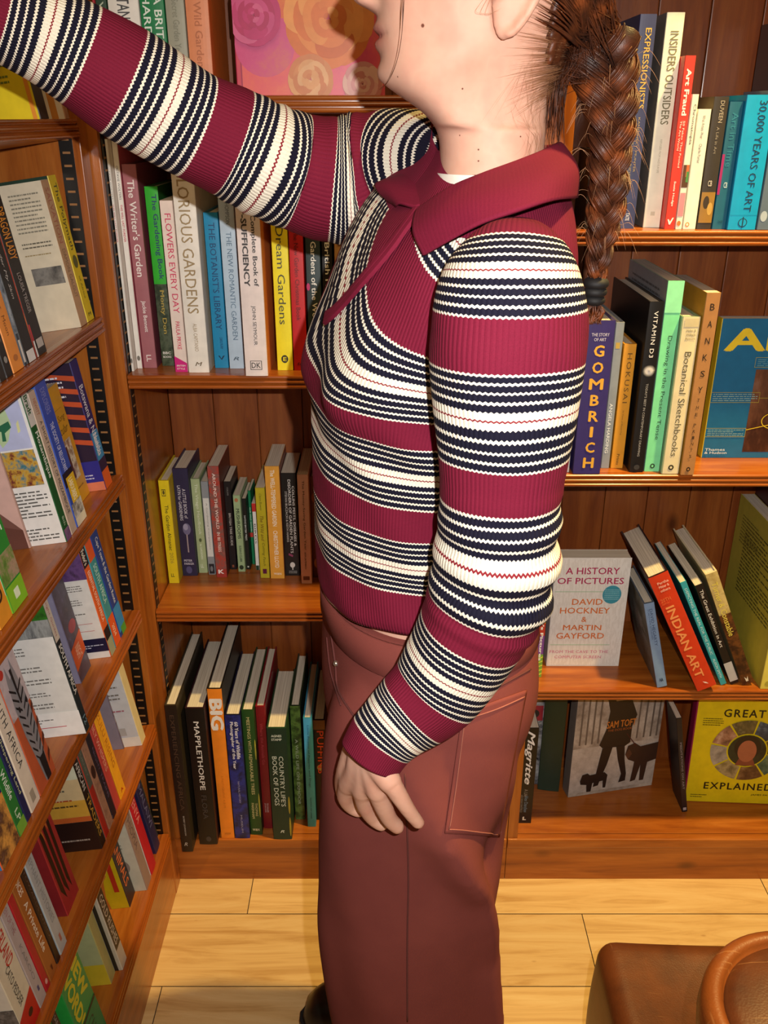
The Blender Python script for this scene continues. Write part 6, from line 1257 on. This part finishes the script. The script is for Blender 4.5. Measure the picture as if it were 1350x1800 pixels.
lp = []; lr = []
for q in range(420):                                  # baby hair thinning out behind the ear
    k = rg.random(); h0 = 0.0 + 0.10 * k + rg.gauss(0, .008); ph = R(128 - 12 * k + rg.gauss(2, 7)); a = head_pt(h0, ph, 0.0006)
    b = head_pt(h0 * 0.8 + 0.008, ph + R(14), 0.003 + rg.uniform(0, .002)); c_ = head_pt(h0 * 0.6 + 0.016, ph + R(34), 0.006 + rg.uniform(0, .002)); lp.append(cpath([a, b, c_], 5)); lr.append(rg.uniform(0.00005, 0.00012))
for q in range(120):
    h0 = rg.uniform(-0.03, 0.05); ph = R(rg.uniform(120, 155)); dph = rg.uniform(-16, 10); a = head_pt(h0, ph, 0.0008); b = head_pt(h0 - rg.uniform(.006, .016), ph + R(dph * .6), 0.0018); c = head_pt(h0 - rg.uniform(.016, .04), ph + R(dph * 1.4), 0.0012 + rg.uniform(0, .002))
    lp.append(cpath([a, b, c], 5)); lr.append(rg.uniform(0.00004, 0.00009))
for q in range(110):
    i = rg.randint(0, len(bs) - 30); b = bs[i]; an = rg.uniform(0, 2 * PI); a = Vector((b[0] + b[3] * math.cos(an) * .8, b[1] + b[3] * math.sin(an) * .7, b[2]))
    d = Vector((math.cos(an), math.sin(an) * .6, rg.uniform(-.8, .5))) * rg.uniform(.010, .026); lp.append(cpath([a, a + d * .5 + Vector((0, 0, .006)), a + d + Vector((0, 0, -.006))], 5)); lr.append(rg.uniform(0.00012, 0.00025))
for q in range(3):
    lp.append(cpath([onY(880, -40, .80), onY(845 + q * 6, 5 + q * 3, .797), onY(838 + q * 9, 22 + q * 2, .797), onY(872 + q * 5, 24 - q * 5, .796)], 6)); lr.append(0.00012)
strands('fine_wisps', lp, lr, hair, 3, FINE)
lp = [cpath([onY(712 + o_, -70, .802), onY(708 + o_ * .6, 0, .797), onY(706, 60, .797), onY(698, 105, .803), onY(684, 140, .815), onY(670 - o_, 158, .83)], 8) for o_ in (0, 1.5, 3, 4.5)]
strands('cheek_strand', lp, [0.00028] * 4, hair, 3)
tp = onY(1047, 505, .861)
bm = bmesh.new()
for k in range(3):
    r = bmesh.ops.create_uvsphere(bm, u_segments=16, v_segments=10, radius=0.0125 - 0.001 * k); bmesh.ops.scale(bm, vec=(1, 1, .55), verts=r['verts']); bmesh.ops.translate(bm, vec=tp + Vector((0, 0, 0.004 - 0.008 * k)), verts=r['verts'])
bm_obj('hair_tie', bm, paint('#0d0b0d', 0.7), hair, True)
tl = [cpath([tp + Vector((rg.uniform(-.005, .005), rg.uniform(-.005, .005), -.01)), tp + Vector((rg.uniform(-.009, .009), rg.uniform(-.008, .008), -.022)), tp + Vector((rg.uniform(-.008, .008), rg.uniform(-.008, .008), -.034))], 4) for _ in range(60)]
strands('braid_end', tl, [0.0012] * 60, hair)
# ------------------------------------------------------------------ leather seats at lower right
def leather(name, c0, c1, c2):
    m = NT(name); v = m.coords('Object'); a = m.noise(v, 7, 5, 0.6)
    base = m.ramp(a, [(0.3, srgb(c0)), (0.52, srgb(c1)), (0.75, srgb(c2))])
    mp = m.coords('Object', (60, 3, 8), (0.2, 0.3, 0.7)); s1 = m.n('ShaderNodeTexNoise', i_Scale=2.0, i_Detail=2.0, i_Distortion=0.5); m.l(mp, s1.inputs['Vector'])
    mp2 = m.coords('Object', (4, 70, 8), (0.1, -0.2, -0.5)); s2 = m.n('ShaderNodeTexNoise', i_Scale=2.0, i_Detail=2.0, i_Distortion=0.5); m.l(mp2, s2.inputs['Vector'])
    k = m.math('ADD', m.ramp(s1.outputs[0], [(0.70, (0, 0, 0, 1)), (0.76, (1, 1, 1, 1))]), m.ramp(s2.outputs[0], [(0.71, (0, 0, 0, 1)), (0.77, (1, 1, 1, 1))]))
    mx = m.n('ShaderNodeMix', data_type='RGBA'); m.l(m.math('MULTIPLY', k, 0.35), mx.inputs[0]); m.l(base, mx.inputs[6]); mx.inputs[7].default_value = srgb('#c08a54')
    m.l(mx.outputs[2], m.b.inputs['Base Color']); m.b.inputs['Roughness'].default_value = 0.42
    vo = m.n('ShaderNodeTexVoronoi', i_Scale=420.0); m.l(v, vo.inputs['Vector']); m.bump(vo.outputs['Distance'], 0.15, 0.0008)
    return m.m
LEA = leather('worn_leather', '#42200e', '#623214', '#7a421c'); LEB = leather('rim_leather', '#68330f', '#854618', '#96521f')
def cushion(x0, x1, y0, y1, z0, z1, rad, sag=0.0, nx=28, ny=22):
    """rounded block with a softly sagging top"""
    bm = bmesh.new(); r = bmesh.ops.create_cube(bm, size=1.0)
    bmesh.ops.scale(bm, vec=(x1 - x0, y1 - y0, z1 - z0), verts=bm.verts); bmesh.ops.translate(bm, vec=((x0 + x1) / 2, (y0 + y1) / 2, (z0 + z1) / 2), verts=bm.verts)
    bmesh.ops.bevel(bm, geom=bm.edges[:], offset=rad, segments=6, affect='EDGES', profile=0.5)
    bmesh.ops.subdivide_edges(bm, edges=[e for e in bm.edges if e.calc_length() > 0.05], cuts=14, use_grid_fill=True)
    for v in bm.verts:
        u = (v.co.x - x0) / (x1 - x0); w_ = (v.co.y - y0) / (y1 - y0); k = max(0, (v.co.z - z0) / (z1 - z0))
        v.co.z -= sag * k ** 3 * math.sin(PI * min(max(u, 0), 1)) ** 0.8 * (0.45 + 0.55 * math.sin(PI * min(max(w_, 0), 1)))
        v.co.x += 0.006 * math.sin(PI * min(max(k, 0), 1)) * (-1 if u < 0.1 else 1 if u > 0.9 else 0)
    return bm
OX, OY = 0.315, 0.705
ott = empty('leather_ottoman', (OX + .26, OY + .125, 0), 'worn brown leather ottoman at the lower right, left of the round stool', 'ottoman')
ob = bm_obj('seat_block', cushion(OX, OX + .52, OY, OY + .245, .06, .315, .03, .028), LEA, ott, True); ob.location = -ott.location
pr = [Vector((OX + 0.034, y, 0.4225)) for y in np.linspace(OY + .04, OY + .2, 12)]
for sx in (0, 1):
    pth = [Vector((OX + 0.007 + sx * 0.506, y, 0.285)) for y in np.linspace(OY + .03, OY + .215, 14)]
    s = from_pd('seam_piping', *loft(tube(pth, 0.0032, 8)), [LEB], ott, True); s.location = -ott.location
for fx in (OX + .05, OX + .47):
    for fy in (OY + .05, OY + .2):
        s = from_pd('foot', *loft(tube([(fx, fy, 0.0), (fx, fy, 0.075)], [0.016, 0.024], 14)), [paint('#2a160c', 0.5)], ott, True); s.location = -ott.location
SX, SY, SR, SZ = 0.424, 0.588, 0.106, 0.62
st_ = empty('round_stool', (SX, SY, 0), 'small round stool with scratched leather top at the lower right corner', 'stool')
def lathe(name, prof, mat, parent, n=64):
    r = [[Vector((q * math.cos(2 * PI * k / n), q * math.sin(2 * PI * k / n), z)) for k in range(n)] for q, z in prof]
    return from_pd(name, *loft(r), [mat], parent, True)
lathe('seat_rim', [(SR - .03, SZ - .075), (SR - .008, SZ - .072), (SR + .001, SZ - .06), (SR + .004, SZ - .035), (SR + .003, SZ - .015), (SR, SZ - .006), (SR - .006, SZ - .0005), (SR - .012, SZ), (SR - .017, SZ - .003), (SR - .0185, SZ - .010)], LEB, st_)
lathe('seat_pad', [(.002, SZ - .03), (SR - .0195, SZ - .03), (SR - .019, SZ - .009), (SR - .022, SZ - .004), (SR - .030, SZ - .001), (SR - .055, SZ + .001), (.002, SZ + .002)], LEA, st_)
for k in range(4):
    a = PI / 4 + PI / 2 * k; c, s = math.cos(a), math.sin(a)
    from_pd('leg', *loft(tube([(c * .112, s * .112, 0.0), (c * .078, s * .078, SZ - .07)], [0.012, 0.016], 12)), [paint('#4a2612', 0.4)], st_, True)
